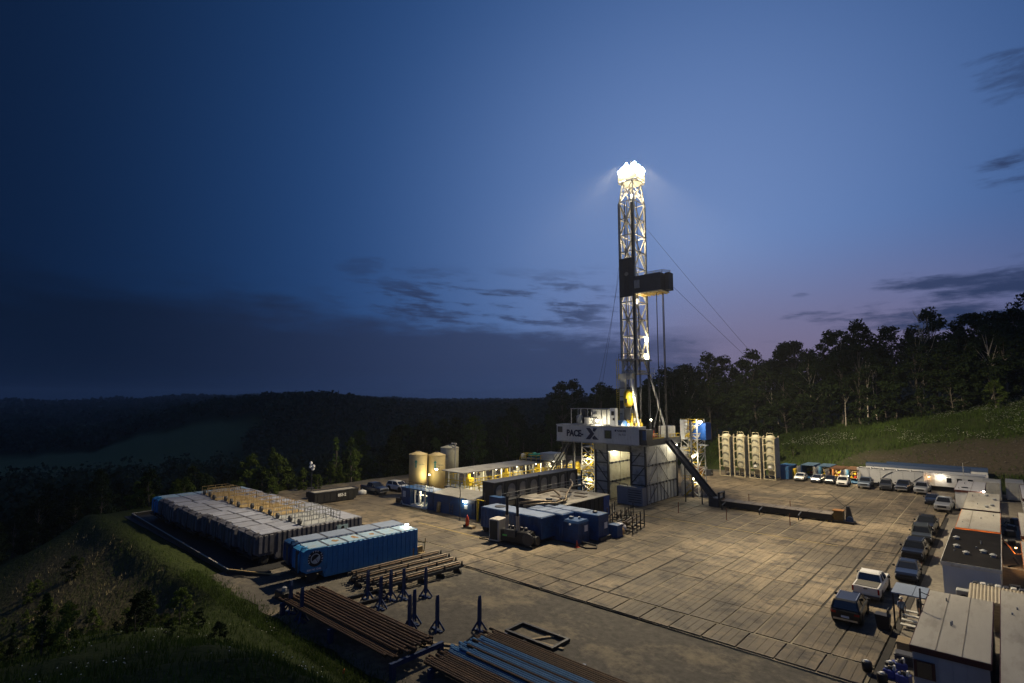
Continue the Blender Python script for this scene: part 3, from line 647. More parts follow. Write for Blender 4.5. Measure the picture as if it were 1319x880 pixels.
for z0, z1 in ((3.3, 6.0), (6.3, 9.0), (G+.3, 3)):
    for p_, q_, w_ in (((-45.4, 79.42, z0), (-43.0, 79.42, z1), .12), ((-49.85, 79.42, z0), (-52.2, 79.42, z1), .12), ((-42.7, 80, z0), (-42.7, 83.2, z1), .07), ((-42.7, 87, z0), (-42.7, 84, z1), .07)): PB(MB().beam(p_, q_, w_), 'diagonal_brace', steel_d, rig)
for x in (-42.85, -45.45, -49.8, -52.3): PB(MB().box(x-.13, 79.3, G, x+.13, 79.6, 9.3), 'corner_post', steel_d, rig)
PB(MB().box(-42.95, 90.3, G, -42.65, 90.6, 9.3), 'corner_post', steel_d, rig)
PB(MB().box(-52.4, 79.3, 8.25, -42.7, 79.8, 9.3), 'header_beam', steel_g, rig)
PB(MB().box(-53.2, 79.2, 9.3, -42.2, 91.2, 9.75), 'drill_floor', steel_g, rig)
PB(MB().box(-42.55, 79.4, 9.35, -42.19, 91.2, 10.35), 'floor_edge_beam', steel_d, rig)
PB(MB().box(-47.3, 78.0, G, -45.55, 79.35, 2.9).box(-45.5, 77.95, G, -42.7, 79.3, 2.9), 'power_box', M('blue_grey_steel', (.19, .2, .23), .5, 0, .15, 1), rig)
for k in range(6): PB(MB().box(-45.2, 77.9, .6+k*.36, -42.9, 77.96, .72+k*.36), 'louvre', steel_d, rig)
PB(rail(MB(), [(-49.6, 80.5, 2.9), (-47.4, 79.0, 2.9), (-45.5, 78.3, 2.9)], .3, .04), 'bay_rail', steel_d, rig)
PB(ladder(MB(), (-42.55, 79.9, G), (-42.55, 79.9, 10.6), .5, (0, 1, 0)), 'ladder', steel_w, rig)
fl = rail(MB(), [(-42.3, 79.4, 9.8), (-42.3, 85, 9.8)], 1.1, .035, 1.1); rail(fl, [(-43.2, 79.5, 9.8), (-43.2, 84.6, 9.8)], 1.3, .04, .7); rail(fl, [(-42.3, 87.2, 9.8), (-42.3, 91, 9.8), (-46, 91, 9.8)], 1.1, .035, 1.1)
PB(fl, 'floor_rail', yellow, rig)
for k in range(4): PB(MB().box(-42.36, 80.0+k*1.3, 9.85, -42.3, 81.1+k*1.3, 10.6), 'toe_board', yellow, rig)
# machinery on the floor
PB(MB().bbox(-44.6, 87.6, 9.8, -42.8, 90.4, 12.2, .06), 'floor_cabin', steel_w, rig)
o = PB(MB().lathe([(.02, 0), (1.25, 0), (1.25, 3.0), (.02, 3.0)], 0, 0, 18), 'drawworks_cover', blue_d, rig)
o.rotation_euler = (0, R(90), 0); o.location = Vector((-50.6, 81.4, 12.0))-rig.location
PB(MB().box(-50.9, 80.3, 9.8, -47.4, 82.6, 11.0), 'drawworks_base', steel_d, rig)
for k, (x, y) in enumerate(((-48.0, 82.9), (-47.4, 83.2), (-46.9, 82.8), (-46.4, 83.3), (-45.9, 82.9), (-47.0, 84.0), (-46.2, 84.2))):
    PB(MB().tube((x, y, 9.8), (x, y, 13.4+.5*(k % 3)), .13, 8).box(x-.3, y-.25, 10.6+.4*(k % 2), x+.3, y+.25, 11.2+.4*(k % 2)).box(x-.2, y-.3, 12.2, x+.25, y+.3, 12.8), 'pipe_handler_arm', yellow, rig)
PB(MB().bbox(-47.4, 82.2, 9.8, -46.7, 82.8, 11.3, .05), 'control_box', white_p, rig); PB(MB().bbox(-47.0, 83.0, 12.6, -46.5, 83.4, 13.6, .05), 'control_box', white_p, rig)
redm = M('red_machine_paint', (.4, .05, .03), .5)
for x, y in ((-43.6, 82), (-43.4, 83.6), (-43.9, 85.1)): PB(MB().bbox(x-.4, y-.5, 9.8, x+.4, y+.4, 10.9, .05).tube((x, y, 10.9), (x, y, 11.7), .09), 'floor_tool', redm if x > -43.7 else steel_d, rig)
PB(MB().path([(-46.5, 86, 24), (-44.3, 86, 19), (-43.8, 86, 15), (-44.6, 85.6, 11.2), (-45.3, 85.3, 10)], .08), 'mud_hose', steel_d, rig, True)
# --- mast
mx0, mx1, my0, my1 = -49.35, -46.6, 84.2, 88.4
mast = PB(MB().box(mx0-.2, my0-.2, 21.2, mx1+.2, my0+.2, 21.5).box(mx0-.2, my1-.2, 21.2, mx1+.2, my1+.2, 21.5).box(mx0-.2, my0+.2, 21.2, mx0+.2, my1-.2, 21.5).box(mx1-.2, my0+.2, 21.2, mx1+.2, my1-.2, 21.5), 'mast', steel_w, rig)
def mpart(mb, name, mat, smooth=False):
    o = mb.build(name, mat, mast, smooth); return o
for x in (mx0, mx1):
    for y in (my0, my1):
        mpart(MB().box(x-.16, y-.16, 21.5, x+.16, y+.16, 52.6), 'mast_leg', steel_w)
bays = np.linspace(21.8, 52.4, 11)
cx_, cy_ = (mx0+mx1)/2, (my0+my1)/2
for k in range(10):
    z0, z1 = bays[k], bays[k+1]
    for (a, b) in (((mx0, my0), (mx1, my0)), ((mx1, my0), (mx1, my1)), ((mx1, my1), (mx0, my1)), ((mx0, my1), (mx0, my0))):
        mb = MB(); A_ = Vector((*a, z0)); B_ = Vector((*b, z0)); A2 = Vector((*a, z1)); B2 = Vector((*b, z1)); mid = (A2+B2)/2
        mb.beam(A_, B_, .17)
        if k % 2 == 0: mb.beam(A_, mid, .175); mb.beam(B_, mid, .175)
        else: mid0 = (A_+B_)/2; mb.beam(mid0, A2, .175); mb.beam(mid0, B2, .175)
        mpart(mb, 'lattice_bay', steel_w)
# guide rail, pipes and cable trays inside the mast
for (x, y, r) in ((mx0+.7, my0+.5, .08), (mx0+1.3, my0+.35, .10), (mx1-.15, my0+1.6, .06)):
    mpart(MB().tube((x, y, 14), (x, y, 52.6), r, 8), 'stand_pipe', steel_w if r > .08 else steel_d)
mpart(MB().box(mx1-.32, my0-.34, 12.5, mx1+.02, my0-.16, 52.0), 'cable_tray', steel_d); mpart(MB().box(mx0-.34, my0-.1, 23.5, mx0-.15, my0+.1, 52.4), 'cable_tray', steel_d)
mpart(MB().tube((mx1+.35, my1-.4, 13), (mx1+.35, my1-.4, 36), .1, 8).tube((mx1+.2, my0+.6, 13), (mx1+.2, my0+.6, 36), .08, 8), 'hydraulic_line', steel_d)
# taper and crown
for sx_, sy_ in ((0, 0), (1, 0), (0, 1), (1, 1)):
    x = (mx0, mx1)[sx_]; y = (my0, my1)[sy_]; x2 = cx_+(x-cx_)*.72; y2 = cy_+(y-cy_)*.72
    mpart(MB().beam((x, y, 52.5), (x2, y2, 56.4), .22), 'crown_leg', steel_w)
for (a, b) in (((mx0, my0), (mx1, my0)), ((mx1, my0), (mx1, my1)), ((mx1, my1), (mx0, my1)), ((mx0, my1), (mx0, my0))):
    A_ = Vector((*a, 52.6)); B_ = Vector((*b, 52.6)); c = Vector((cx_, cy_, 0)); A2 = c+(Vector((*a, 0))-c)*.72; B2 = c+(Vector((*b, 0))-c)*.72; A2.z = B2.z = 56.3
    mpart(MB().beam(A_, B_, .14).beam(A_, B2, .14).beam(B_, A2, .14).beam(A_.lerp(A2, .5), B_.lerp(B2, .5), .09), 'crown_bracing', steel_w)
crown = PB(MB().box(cx_-1.75, cy_-1.75, 56.3, cx_+1.75, cy_+1.75, 56.6), 'crown_platform', steel_w, rig)
cpan = M('crown_panel', (.6, .52, .33), .5)
for a in range(4):
    o = MB().box(-1.75, -1.8, 56.7, 1.75, -1.72, 57.8).build('kick_panel', cpan, crown); o.rotation_euler = (0, 0, a*math.pi/2); o.location = (cx_, cy_, 0)
MB().tube((cx_, cy_-.9, 57.4), (cx_, cy_+.9, 57.4), .62, 16).tube((cx_-.5, cy_, 58.2), (cx_+.5, cy_, 58.2), .5, 16).build('sheave', steel_d, crown)
PB(rail(MB(), [(cx_-1.75, cy_-1.75, 57.8), (cx_+1.75, cy_-1.75, 57.8), (cx_+1.75, cy_+1.75, 57.8), (cx_-1.75, cy_+1.75, 57.8), (cx_-1.75, cy_-1.75, 57.8)], .7, .03), 'crown_rail', yellow, rig)
# crown floodlights
FL = MB().lathe([(.1, 0), (.26, .08), (.3, .2)], 0, 0, 12).mesh('flood_housing', steel_d); FLL = MB().lathe([(.3, .2), (.4, .26), (.4, .42), (.2, .52)], 0, 0, 14).mesh('flood_lens', lamp_c, True)
for nl, rr_, z, tilt in ((10, 2.5, 58.65, 112), (7, 1.5, 59.4, 104), (3, .7, 60, 95)):
    for k in range(nl):
        a = 2*math.pi*(k+.3*nl % 1)/nl; f = link('floodlight', FL, crown, (cx_+math.cos(a)*rr_*.75, cy_+math.sin(a)*rr_*.75, z)); f.rotation_euler = (0, R(tilt), a); link('lens', FLL, f)
MB().tube((cx_, cy_, 57.8), (cx_, cy_, 60.8), .12, 8).beam((cx_-1.4, cy_, 59), (cx_+1.4, cy_, 59), .1).beam((cx_, cy_-1.4, 59), (cx_, cy_+1.4, 59), .1).build('lamp_mast', steel_d, crown)
CR = (cx_, cy_, 59.4)
# each flood is aimed at its own part of the site
for tx, ty, tz, pw, cone in ((-10, 74, 0, 215000, 44), (-13, 102, 0, 205000, 44), (-36, 120, 0, 250000, 44), (-60, 47, 0, 225000, 44), (-84, 58.8, 0, 100000, 44), (-26, 46, 0, 135000, 46), (-46, 34, 0, 90000, 46), (-66, 27, 0, 100000, 46), (-103, 52, 4, 110000, 34), (-80, 17, 0, 60000, 34), (-4, 46, 0, 90000, 42), (-75, 105, 0, 60000, 54), (-8, 156, 9, 330000, 40), (-42, 150, 6, 210000, 42), (-58.8, 12, 0, 75000, 40), (-27, 62, 0, 60000, 50)):
    d = (Vector((tx, ty, 0))-Vector((cx_, cy_, 0))).normalized()
    spot('crown_flood_beam', Vector(CR)+d*2.9+Vector((0, 0, -.2)), (tx, ty, tz), pw, cone, (1.0, .83, .555), .35, .85)
# lamps inside the mast
for z, x, y in ((54.0, cx_, cy_), (40.2, mx1-.5, my0+.9), (27.4, mx1-.1, my1-.5), (24.3, mx1-.1, my1-.6), (34.2, mx1-.5, my0+1.4), (46.0, cx_, cy_+.5)):
    mpart(MB().tube((x, y, z-.32), (x, y, z+.32), .13, 8), 'tube_lamp', lamp_m if z < 41 else lamp_s); plight('mast_lamp_light', (x+.35, y-.25, z), 700 if z < 50 else 900, (1, .80, .48), .2)
# wind wall and racking board
PB(MB().box(mx0-.1, my0-.42, 34.9, mx1+.08, my0-.3, 41.9), 'wind_wall', M('navy_sheet', (.022, .03, .052), .6, 0, .2, 1), rig)
for k in range(4): PB(MB().box(mx0-.02+k*.83, my0-.46, 34.95, mx0+.02+k*.83, my0-.42, 41.85), 'wall_rib', steel_d, rig)
PB(MB().tube((cx_, my0-.45, 39.0), (cx_, my0-.5, 39.0), .36, 16), 'round_plate', steel_g, rig)
navy = M('navy_steel', (.03, .038, .06), .55, 0, .2, 1.5)
rb = PB(MB().box(-46.6, 83.9, 35.4, -41.6, 84.02, 38.4).box(-41.72, 84.02, 35.4, -41.6, 86.9, 38.4).box(-46.6, 86.8, 35.4, -41.6, 86.9, 38.4), 'racking_board', navy, rig)
MB().box(-46.6, 83.9, 35.2, -41.5, 87.0, 35.38).build('board_floor', cpan, rb)
for k in range(6): MB().beam((-46+k*.8, 83.9, 35.1), (-46+k*.8, 87.2, 35.1), .12).build('board_finger', yellow, rb)
MB().bbox(-46.5, 83.7, 36.2, -45.5, 83.9, 37.6, .04).build('board_box', steel_g, rb)
MB().box(-41.5, 85.3, 35.5, -40.7, 86.9, 38.5).build('board_end_box', navy, rb)
rail(MB(), [(-44.5, 84.6, 38.4), (-41.6, 84.6, 38.4), (-41.2, 86.9, 38.6)], .5, .05).build('board_rail', cpan, rb)
# lower mast: shoulder, boots, raising legs
PB(MB().box(mx0-.5, my0-.55, 23.6, mx1+.45, my1+.5, 23.85), 'mast_platform', steel_g, rig)
PB(rail(MB(), [(mx0-.5, my0-.55, 23.85), (mx1+.45, my0-.55, 23.85)], .9, .03), 'platform_rail', steel_d, rig)
PB(MB().box(mx0-.8, my0-.5, 20.3, mx1-.75, my0+.4, 21.3), 'shoulder_beam', steel_w, rig)
def ring_(x0, x1, y0, y1, z): return [(x0, y0, z), (x1, y0, z), (x1, y1, z), (x0, y1, z)]
PB(MB().loft([ring_(mx0-.45, mx0+.55, my0-.4, my0+.25, 20.3), ring_(mx0-.6, mx0+.25, my0-.4, my0+.25, 15), ring_(mx0-1.05, mx0-.35, my0-.4, my0+.25, 10.0)]), 'mast_boot', steel_w, rig)
PB(MB().beam((mx0+.75, my0-.2, 18.5), (mx0-.2, my0-.2, 10), .26), 'boot_strut', steel_w, rig)
PB(MB().beam((mx1-.9, my0-.4, 20.4), (-45.2, 82.4, 10.2), .28), 'raising_leg', white_p, rig)
PB(MB().beam((mx1+.25, my1, 21.2), (-43.0, 87.9, 10.0), .26), 'raising_leg', steel_w, rig)
PB(MB().beam((mx0, my1, 21.4), (mx0-.6, my1+.6, 9.8), .4), 'raising_leg', steel_w, rig)
PB(MB().beam((mx1, my1, 21.6), (mx1, my1, 9.8), .3), 'mast_post', steel_d, rig)
PB(ladder(MB(), (mx0-.75, my0-.6, 9.8), (mx0-.75, my0-.6, 24), .45), 'mast_ladder', yellow, rig)
PB(rail(MB(), [(mx1+.3, my1-.3, 20.7), (mx1+1.3, my1-.3, 20.7)], 1.6, .03, .4), 'side_platform', steel_g, rig)
for k in range(6): PB(MB().box(mx0-1.0+.09*k, my0-.45, 11.2+1.5*k, mx0-.35+.14*k, my0-.4, 11.32+1.5*k), 'boot_rib', steel_d, rig)
PB(MB().box(mx0-.5, my0-.46, 15.2, mx0+.2, my0-.4, 16.6), 'boot_plate', steel_d, rig)
PB(MB().beam((mx0+.2, my0-.3, 21.2), (mx1-.2, my0-.3, 23.6), .14).beam((mx1-.2, my0-.3, 21.2), (mx0+.2, my0-.3, 23.6), .14), 'neck_brace', steel_g, rig)
# travelling block and top drive hang in the mast
td = T('top_drive', 'yellow top drive hanging inside the foot of the mast', 'top drive', (-47.9, 83.3, 15.6))
MB().lathe([(.25, -.2), (.75, .2), (.85, 1.4), (.8, 2.3), (.35, 2.9)], 0, 0, 14).build('block', yellow, td, True)
MB().box(-.55, -.55, -2.3, .55, .4, -.3).box(-.7, -.2, -1.6, .7, .2, -.6).build('motor', steel_d, td)
MB().tube((0, 0, -5.3), (0, 0, -2.3), .16, 10).box(-.35, -.35, -4.2, .35, .35, -3.4).build('quill', yellow, td)
MB().box(-.2, -.9, .6, .25, -.78, 1.3).build('plate', steel_d, td)
for k in range(4): MB().tube((-.3+.2*k, .1, 2.8), (-.3+.2*k, .1, 36), .03, 5).build('drilling_line', steel_d, td)
# pipes standing in the racking board
for k, (x, y) in enumerate(((-42.9, 84.9), (-42.2, 85.7), (-42.35, 86.4))):
    tag(MB().tube((x, y, 9.8), (x+.02, y, 35.4), .075, 8).build('drill_pipe_stand', M('dark_pipe', (.07, .065, .06), .5, .4, .2, 2)), 'dark drill pipe stood upright between drill floor and racking board', 'drill pipe', 'pipe stands hung at the racking board')
# guy wires
wire = M('wire_rope', (.06, .06, .07), .5, .5)
for nm, p, q in (('thin guy wire running from the upper mast out over the parked cars', (mx1, my1, 48.5), (-22, 134, 1.0)), ('thin guy wire running from the racking board out over the parked cars', (-41.6, 86, 37.4), (-18, 133, 1.0)), ('slack wire hanging from the mast down to the caged machine', (mx0, my0, 43), (-52.2, 80.2, 14.5)), ('wire hanging from the mast beside the wind wall', (mx0-.2, my0, 40), (-53.6, 80.6, 14.5))):
    P0, P1 = Vector(p), Vector(q); tag(MB().path([P0.lerp(P1, i/8)+Vector((0, 0, -1.2*math.sin(math.pi*i/8))) for i in range(9)], .025, 5).build('guy_wire', wire), nm, 'wire')
# hanging lamps of the substructure bay
for x, y, z in ((-49.2, 81.2, 8.5), (-47.6, 82.4, 8.4), (-46.4, 86.5, 8.4)):
    lamp('work lamp under the drill floor lighting the bay of the substructure', (x, y, z), .2, lamp_s, (0, 0, .8), 420, group='lamps under the drill floor')
lamp('work lamp on the drill floor beside the yellow pipe handler', (-44.4, 84.6, 13.4), .16, lamp_s, (0, 0, -3.6), 500)
lamp('work lamp on the drill floor below the yellow top drive', (-47.0, 81.6, 12.6), .14, lamp_s, (0, 0, -2.6), 520); lamp('added work lamp on the white raising leg beside the yellow top drive', (-46.3, 82.3, 17.2), .12, lamp_s, (-.25, .9, .3), 650)  # raising leg lamp added to brighten the foot of the mast
# ================================================================== white container with the big lettering
ct = T('control_container', 'long white corrugated container lettered PACE-X hung under the drill floor edge', 'container', (-50.9, 77.3, 9.55))
cpaint = M('container_white', (.5, .51, .52), .55, 0, .1, .8, dirt=(.38, .38, .38), dirtscale=.5)
CL = 8.05
MB().box(-CL, 0.05, 0, CL, 2.5, 2.85).build('body', cpaint, ct)
rm = MB().box(-.15, 0, .12, .15, .05, 2.73).mesh('rib', cpaint)
for k in range(30): link('rib', rm, ct, (-CL+.4+k*.54, 0, 0))
MB().box(-CL-.04, -.06, 2.72, CL+.04, 2.56, 2.9).build('top_rail', steel_w, ct); MB().box(-CL-.04, -.06, -.08, CL+.04, 2.56, .1).build('bottom_rail', steel_g, ct)
MB().box(-CL+.25, -.03, 1.5, -CL+1.3, .0, 2.5).build('vent', steel_d, ct)
wf = MB().box(1.9, -.08, .85, 3.2, -.01, 2.2).build('window', steel_d, ct); MB().box(2.1, -.1, 1.0, 2.95, -.09, 2.05).build('pane', M('olive_glass', (.09, .1, .05), .2), wf)
ink = M('navy_lettering', (.012, .016, .05), .5, 0, 0)
text('PACE-', 1.5, ink, ct, (-5.85, -.065, .95), (R(90), 0, 0), bold=.05, sx=.86); text('PACE-', 1.5, ink, ct, (-5.78, -.068, .97), (R(90), 0, 0), bold=.05, sx=.86)
xg = MB()
def chev(pts): xg.prism(pts, 'y', -.075, -.062)
chev([(-1.75, 2.45), (-.95, 2.45), (-.1, 1.5), (-.95, .55), (-1.85, .55), (-.95, 1.5)])
chev([(-.35, 2.45), (.5, 2.45), (-.02, 1.85), (-.42, 1.95), (-.3, 2.2)]); chev([(-.05, 1.25), (.75, .55), (-.3, .55), (-.55, .8)])
xg.build('lettering', ink, ct)
text('NABORS', .42, ink, ct, (4.3, -.065, 2.05), (R(90), 0, 0), bold=.012); MB().box(3.85, -.075, 2.05, 4.15, -.062, 2.35).build('logo', ink, ct)
text('Rig X21', .42, ink, ct, (4.55, -.065, 1.45), (R(90), 0, 0)); 
MB().box(CL+.02, .3, .1, CL+1.3, 2.3, 2.5).build('end_cabinet', steel_d, ct); MB().box(CL+.7, .1, .9, CL+1.3, .3, 2.3).build('end_locker', blue_d, ct)
# caged machine on its roof
cg = T('caged_pump', 'pump machinery inside an open steel cage on the white container', 'machine', (-52.3, 78.6, 12.45))
fr = MB()
for x in (-3.6, -1.6, .6, 2.6, 3.6):
    fr.box(x-.06, -1.1, 0, x+.06, -.98, 2.8).box(x-.06, 1.0, 0, x+.06, 1.12, 2.8)
fr.box(-3.7, -1.15, 2.7, 3.7, -1.0, 2.82).box(-3.7, 1.0, 2.7, 3.7, 1.12, 2.82).box(-3.7, -1.1, 0, 3.7, 1.1, .12).box(-3.7, -1.1, 2.66, -3.55, 1.1, 2.8).box(3.55, -1.1, 2.66, 3.7, 1.1, 2.8)
fr.build('cage', steel_g, cg)
MB().box(-.3, .6, .15, 3.3, .95, 2.6).build('back_board', panel_g, cg); MB().box(-3.2, .5, .15, -1.7, .9, 2.5).build('screen', steel_d, cg)
MB().lathe([(.05, .2), (.55, .2), (.55, 1.5), (.05, 1.7)], -2.6, 0, 14).build('motor', steel_g, cg, True); MB().bbox(-1.3, -.5, .15, -.2, .5, 1.4, .05).build('pump', steel_w, cg); MB().tube((-1.6, -.4, 1.3), (1.2, -.4, 1.3), .12).build('pipe', steel_d, cg)
wb = T('white_cabinet', 'bright white cabinet with two dark openings beside the caged pump', 'cabinet', (-47.9, 78.4, 12.45))
MB().bbox(-.5, -.4, 0, .5, .5, 2.9, .04).build('body', white_p, wb); MB().box(-.2, -.43, 1.7, .35, -.40, 2.4).build('opening', black_s, wb); MB().box(.05, -.43, .9, .4, -.40, 1.3).build('opening', black_s, wb)
lamp('bare bright lamp on the caged pump above the white container', (-50.4, 77.25, 13.35), .27, lamp_m, (0, .4, .2), 420)
# ================================================================== stairs beside the substructure (yellow scaffold)
def stair_flight(mb, p, q, w=.9, side=(0, 1, 0)):
    p = Vector(p); q = Vector(q); s_ = Vector(side)*w/2
    mb.beam(p-s_, q-s_, .08, .2); mb.beam(p+s_, q+s_, .08, .2); n = max(4, int(abs(q.z-p.z)/.25))
    for i in range(n+1): a = p.lerp(q, i/n); mb.beam(a-s_, a+s_, .22, .04)
    for sg in (-1, 1): mb.beam(p+s_*sg+Vector((0, 0, 1)), q+s_*sg+Vector((0, 0, 1)), .06)
    return mb
def stair_tower(name, label, x0, x1, y0, y1, z1, flights, axis='x'):
    t = T(name, label, 'stair tower', ((x0+x1)/2, (y0+y1)/2, G))
    for x in (x0, x1):
        for y in (y0, y1): PB(MB().box(x-.08, y-.08, G, x+.08, y+.08, z1), 'post', steel_w, t)
    dz = (z1-1.1-G)/flights
    for k in range(flights):
        za = G+dz*k; zb = za+dz; a, b = ((x0+.3, x1-.3) if k % 2 == 0 else (x1-.3, x0+.3)); ym = y0+.5 if k % 2 == 0 else y1-.5
        PB(stair_flight(MB(), (a, ym, za), (b, ym, zb)), 'stair_flight', yellow, t)
        xa, xb = (x1-.9, x1) if k % 2 == 0 else (x0, x0+.9)
        PB(MB().box(xa, y0, zb-.05, xb, y1, zb+.02), 'landing', steel_g, t)
        PB(rail(MB(), [(x0, y0, zb), (x1, y0, zb), (x1, y1, zb)], 1.05, .03), 'rail', yellow, t)
        for p_, q_ in (((x0, y0, za+.2), (x1, y0, zb)), ((x1, y0, za+.2), (x0, y0, zb)), ((x1, y0, za+.2), (x1, y1, zb)), ((x0, y0, zb), (x1, y0, zb)), ((x1, y0, zb), (x1, y1, zb)), ((x0, y1, za+.2), (x1, y1, zb))): PB(MB().beam(p_, q_, .12), 'brace', steel_w, t)
        PB(MB().beam((x0, y0, zb+.5), (x1, y0, zb+.5), .06).beam((x0, y0, zb+1.05), (x1, y0, zb+1.05), .08), 'guard', yellow, t)
    return t
stair_tower('stair_tower', 'yellow and white scaffold stair lit up beside the left leg of the substructure', -55.6, -53.0, 80.2, 83.2, 9.6, 4)
lamp('lamp inside the yellow scaffold stair under the white container', (-54.2, 79.9, 6.6), .13, lamp_s, None, 500)
lamp('low lamp inside the yellow scaffold stair under the white container', (-54.2, 79.9, 3.0), .13, lamp_s, None, 380)
st = stair_tower('stair_tower', 'yellow stair tower beside the pipe slide with a bright lamp on top', -42.2, -39.3, 91.3, 94.4, 13.4, 5)
PB(MB().box(-42.3, 91.2, 9.9, -41.5, 92.4, 13.2), 'white_locker', white_p, st)
PB(MB().bbox(-41.3, 92.6, 9.8, -38.3, 95.0, 12.7, .05), 'blue_cabin', blue_b, st)
for k in range(5): PB(MB().box(-41.1+k*.6, 92.55, 9.9, -41.03+k*.6, 92.6, 12.6), 'rib', blue_b, st)
PB(MB().beam((-40.2, 90.9, G), (-40.2, 90.9, 13.0), .28), 'dark_column', steel_d, st)
PB(MB().box(-39.5, 91.4, 8.9, -37.6, 92.0, 9.1).beam((-39.3, 91.7, 7.6), (-37.9, 91.7, 8.9), .1), 'lamp_arm', steel_g, st)
for k in range(3): PB(MB().lathe([(.05, G+3.0*k+.3), (.75, G+3.0*k+.3), (.75, G+3.0*k+2.2), (.05, G+3.0*k+2.6)], -42.0, 92.0, 14), 'cable_drum', steel_w, st)
lamp('very bright lamp on the stair tower beside the blue cabin', (-38.4, 90.6, 13.0), .33, lamp_m, (-.6, .2, .1), 500)
lamp('added work lamp under the edge of the drill floor over the panelled side of the substructure', (-41.6, 88.2, 9.15), .14, lamp_s, (-.6, 0, .15), 420); lamp('added lamp half way up the stair tower behind the pipe slide', (-40.0, 90.9, 7.2), .13, lamp_s, None, 420); lamp('lamp low in the stair tower behind the pipe slide', (-40.0, 90.9, 3.4), .13, lamp_s, None, 380)  # floor edge lamp added to light the panels, half-way lamp to brighten the tower
# dark steep stair from the container down towards the mud tanks
ds = T('steel_stair', 'dark steep steel stair from the white container down to the mud tanks', 'stair', (-57, 78.5, 0))
PB(stair_flight(MB(), (-61.5, 78.2, 3.2), (-56.6, 78.2, 9.4), 1.0), 'flight', steel_d, ds); PB(MB().beam((-56.4, 78.9, 9.5), (-56.4, 78.9, G), .34).beam((-57.5, 78.2, 9.4), (-57.5, 78.2, G), .2), 'post', steel_d, ds)
PB(MB().beam((-61.5, 78.2, 3.2), (-61.5, 78.2, G), .16), 'post', steel_d, ds); PB(MB().beam((-61.0, 78.2, 4.0), (-57.0, 78.4, 2.0), .12).beam((-60, 78.2, 5.2), (-56.5, 78.6, 6.4), .12), 'brace', steel_d, ds)
# ================================================================== pipe slide and catwalk
sl = T('pipe_slide', 'dark steel slide sloping from the drill floor down to the catwalk', 'pipe slide', (-34.5, 86.2, G))
PB(MB().beam((-42.2, 85.4, 9.9), (-34.3, 85.4, .9), .16, .5).beam((-42.2, 87.2, 9.9), (-34.3, 87.2, .9), .16, .5), 'side_beam', steel_d, sl)
PB(MB().beam((-42.2, 86.3, 9.75), (-34.3, 86.3, .75), 1.6, .06), 'slide_plate', M('worn_blue_steel', (.05, .06, .09), .35, .5), sl)
for dy in (-.45, 0, .45): PB(MB().beam((-42.2, 86.3+dy, 9.86), (-34.3, 86.3+dy, .86), .12, .08), 'skid_rail', steel_d, sl)
for q in (.35, .7): PB(MB().beam((-42.2+7.9*q, 86.3, 9.6-9*q), (-42.2+7.9*q, 86.3, G), .16), 'prop', steel_d, sl)
PB(MB().box(-35.2, 85.2, G, -33.6, 87.5, 1.5).box(-33.7, 85.2, 1.3, -33.4, 85.4, 2.4).box(-33.7, 87.2, 1.3, -33.4, 87.4, 2.4).box(-33.7, 85.2, 2.2, -33.4, 87.4, 2.4), 'foot_frame', steel_d, sl)
cw = T('catwalk', 'long low dark pipe catwalk lying across the mats', 'catwalk', (-25, 86.3, G))
PB(MB().box(-33.3, 85.4, G+.25, -18.2, 85.7, 1.15).box(-33.3, 87.3, G+.25, -18.2, 87.6, 1.15), 'side_beam', black_s, cw)
for k in range(10): PB(MB().box(-33.25+k*1.5, 85.35, 1.15, -31.82+k*1.5, 87.65, 1.22), 'deck_plate', M('worn_deck', (.14, .12, .10), .6, .3, .3, 1.5, rnd=.15), cw)
for x in (-32, -27, -22, -18.6): PB(MB().box(x-.15, 85.4, G, x+.15, 87.6, G+.25), 'cross_foot', black_s, cw)
for x in (-32.6, -27.2, -22.0): PB(MB().beam((x, 85.4, 1.05), (x, 83.8, .75), .16).beam((x, 83.9, .8), (x, 83.9, G), .14), 'outrigger', steel_d, cw)
wn = T('winch_unit', 'small yellow winch with a dark bollard at the end of the catwalk', 'winch', (-17.2, 86.4, G))
MB().bbox(-.9, -.6, .3, .2, .6, 1.5, .06).build('housing', M('dark_yellow', (.10, .065, .015), .5), wn); MB().box(-1.0, -.7, 1.5, .3, .7, 1.62).build('lid', M('orange_paint', (.22, .10, .02), .5), wn)
MB().box(-1.1, -.8, 0, 1.5, .8, .3).build('skid', black_s, wn); MB().loft([[(.45, -.35, .3), (1.35, -.35, .3), (1.35, .35, .3), (.45, .35, .3)], [(.6, -.2, 2.2), (.95, -.2, 2.2), (.95, .2, 2.2), (.6, .2, 2.2)]]).build('bollard', black_s, wn)
MB().tube((1.0, -.55, .55), (1.0, -.35, .55), .42, 14).build('drum', blue_d, wn); MB().box(-1.9, -.5, 0, -1.2, .3, .8).build('motor', yellow, wn)
tag(MB().path([(-16.8, 86.4, 2.3), (-19, 89, 3.4), (-22, 93, 2.4), (-25.5, 99, 1.4), (-28.5, 106, .4)], .03, 5).build('cable', black_s), 'thin cable running from the winch across the mats', 'cable')
stk = MB().lathe([(.1, 0), (.1, .05), (.055, .06), (.05, 1.5), (.02, 1.55)], 0, 0, 8).mesh('marker_stake', M('red_brown_stake', (.16, .05, .03), .7))
for x, y in ((-31.2, 91.6), (-29.5, 77.4), (-24.6, 89.8), (-22.0, 79.8), (-36.6, 77.5)):
    tag(link('marker_stake', stk, None, (x, y, G)), 'thin reddish stake standing on the mats near the catwalk', 'stake', 'stakes round the catwalk')
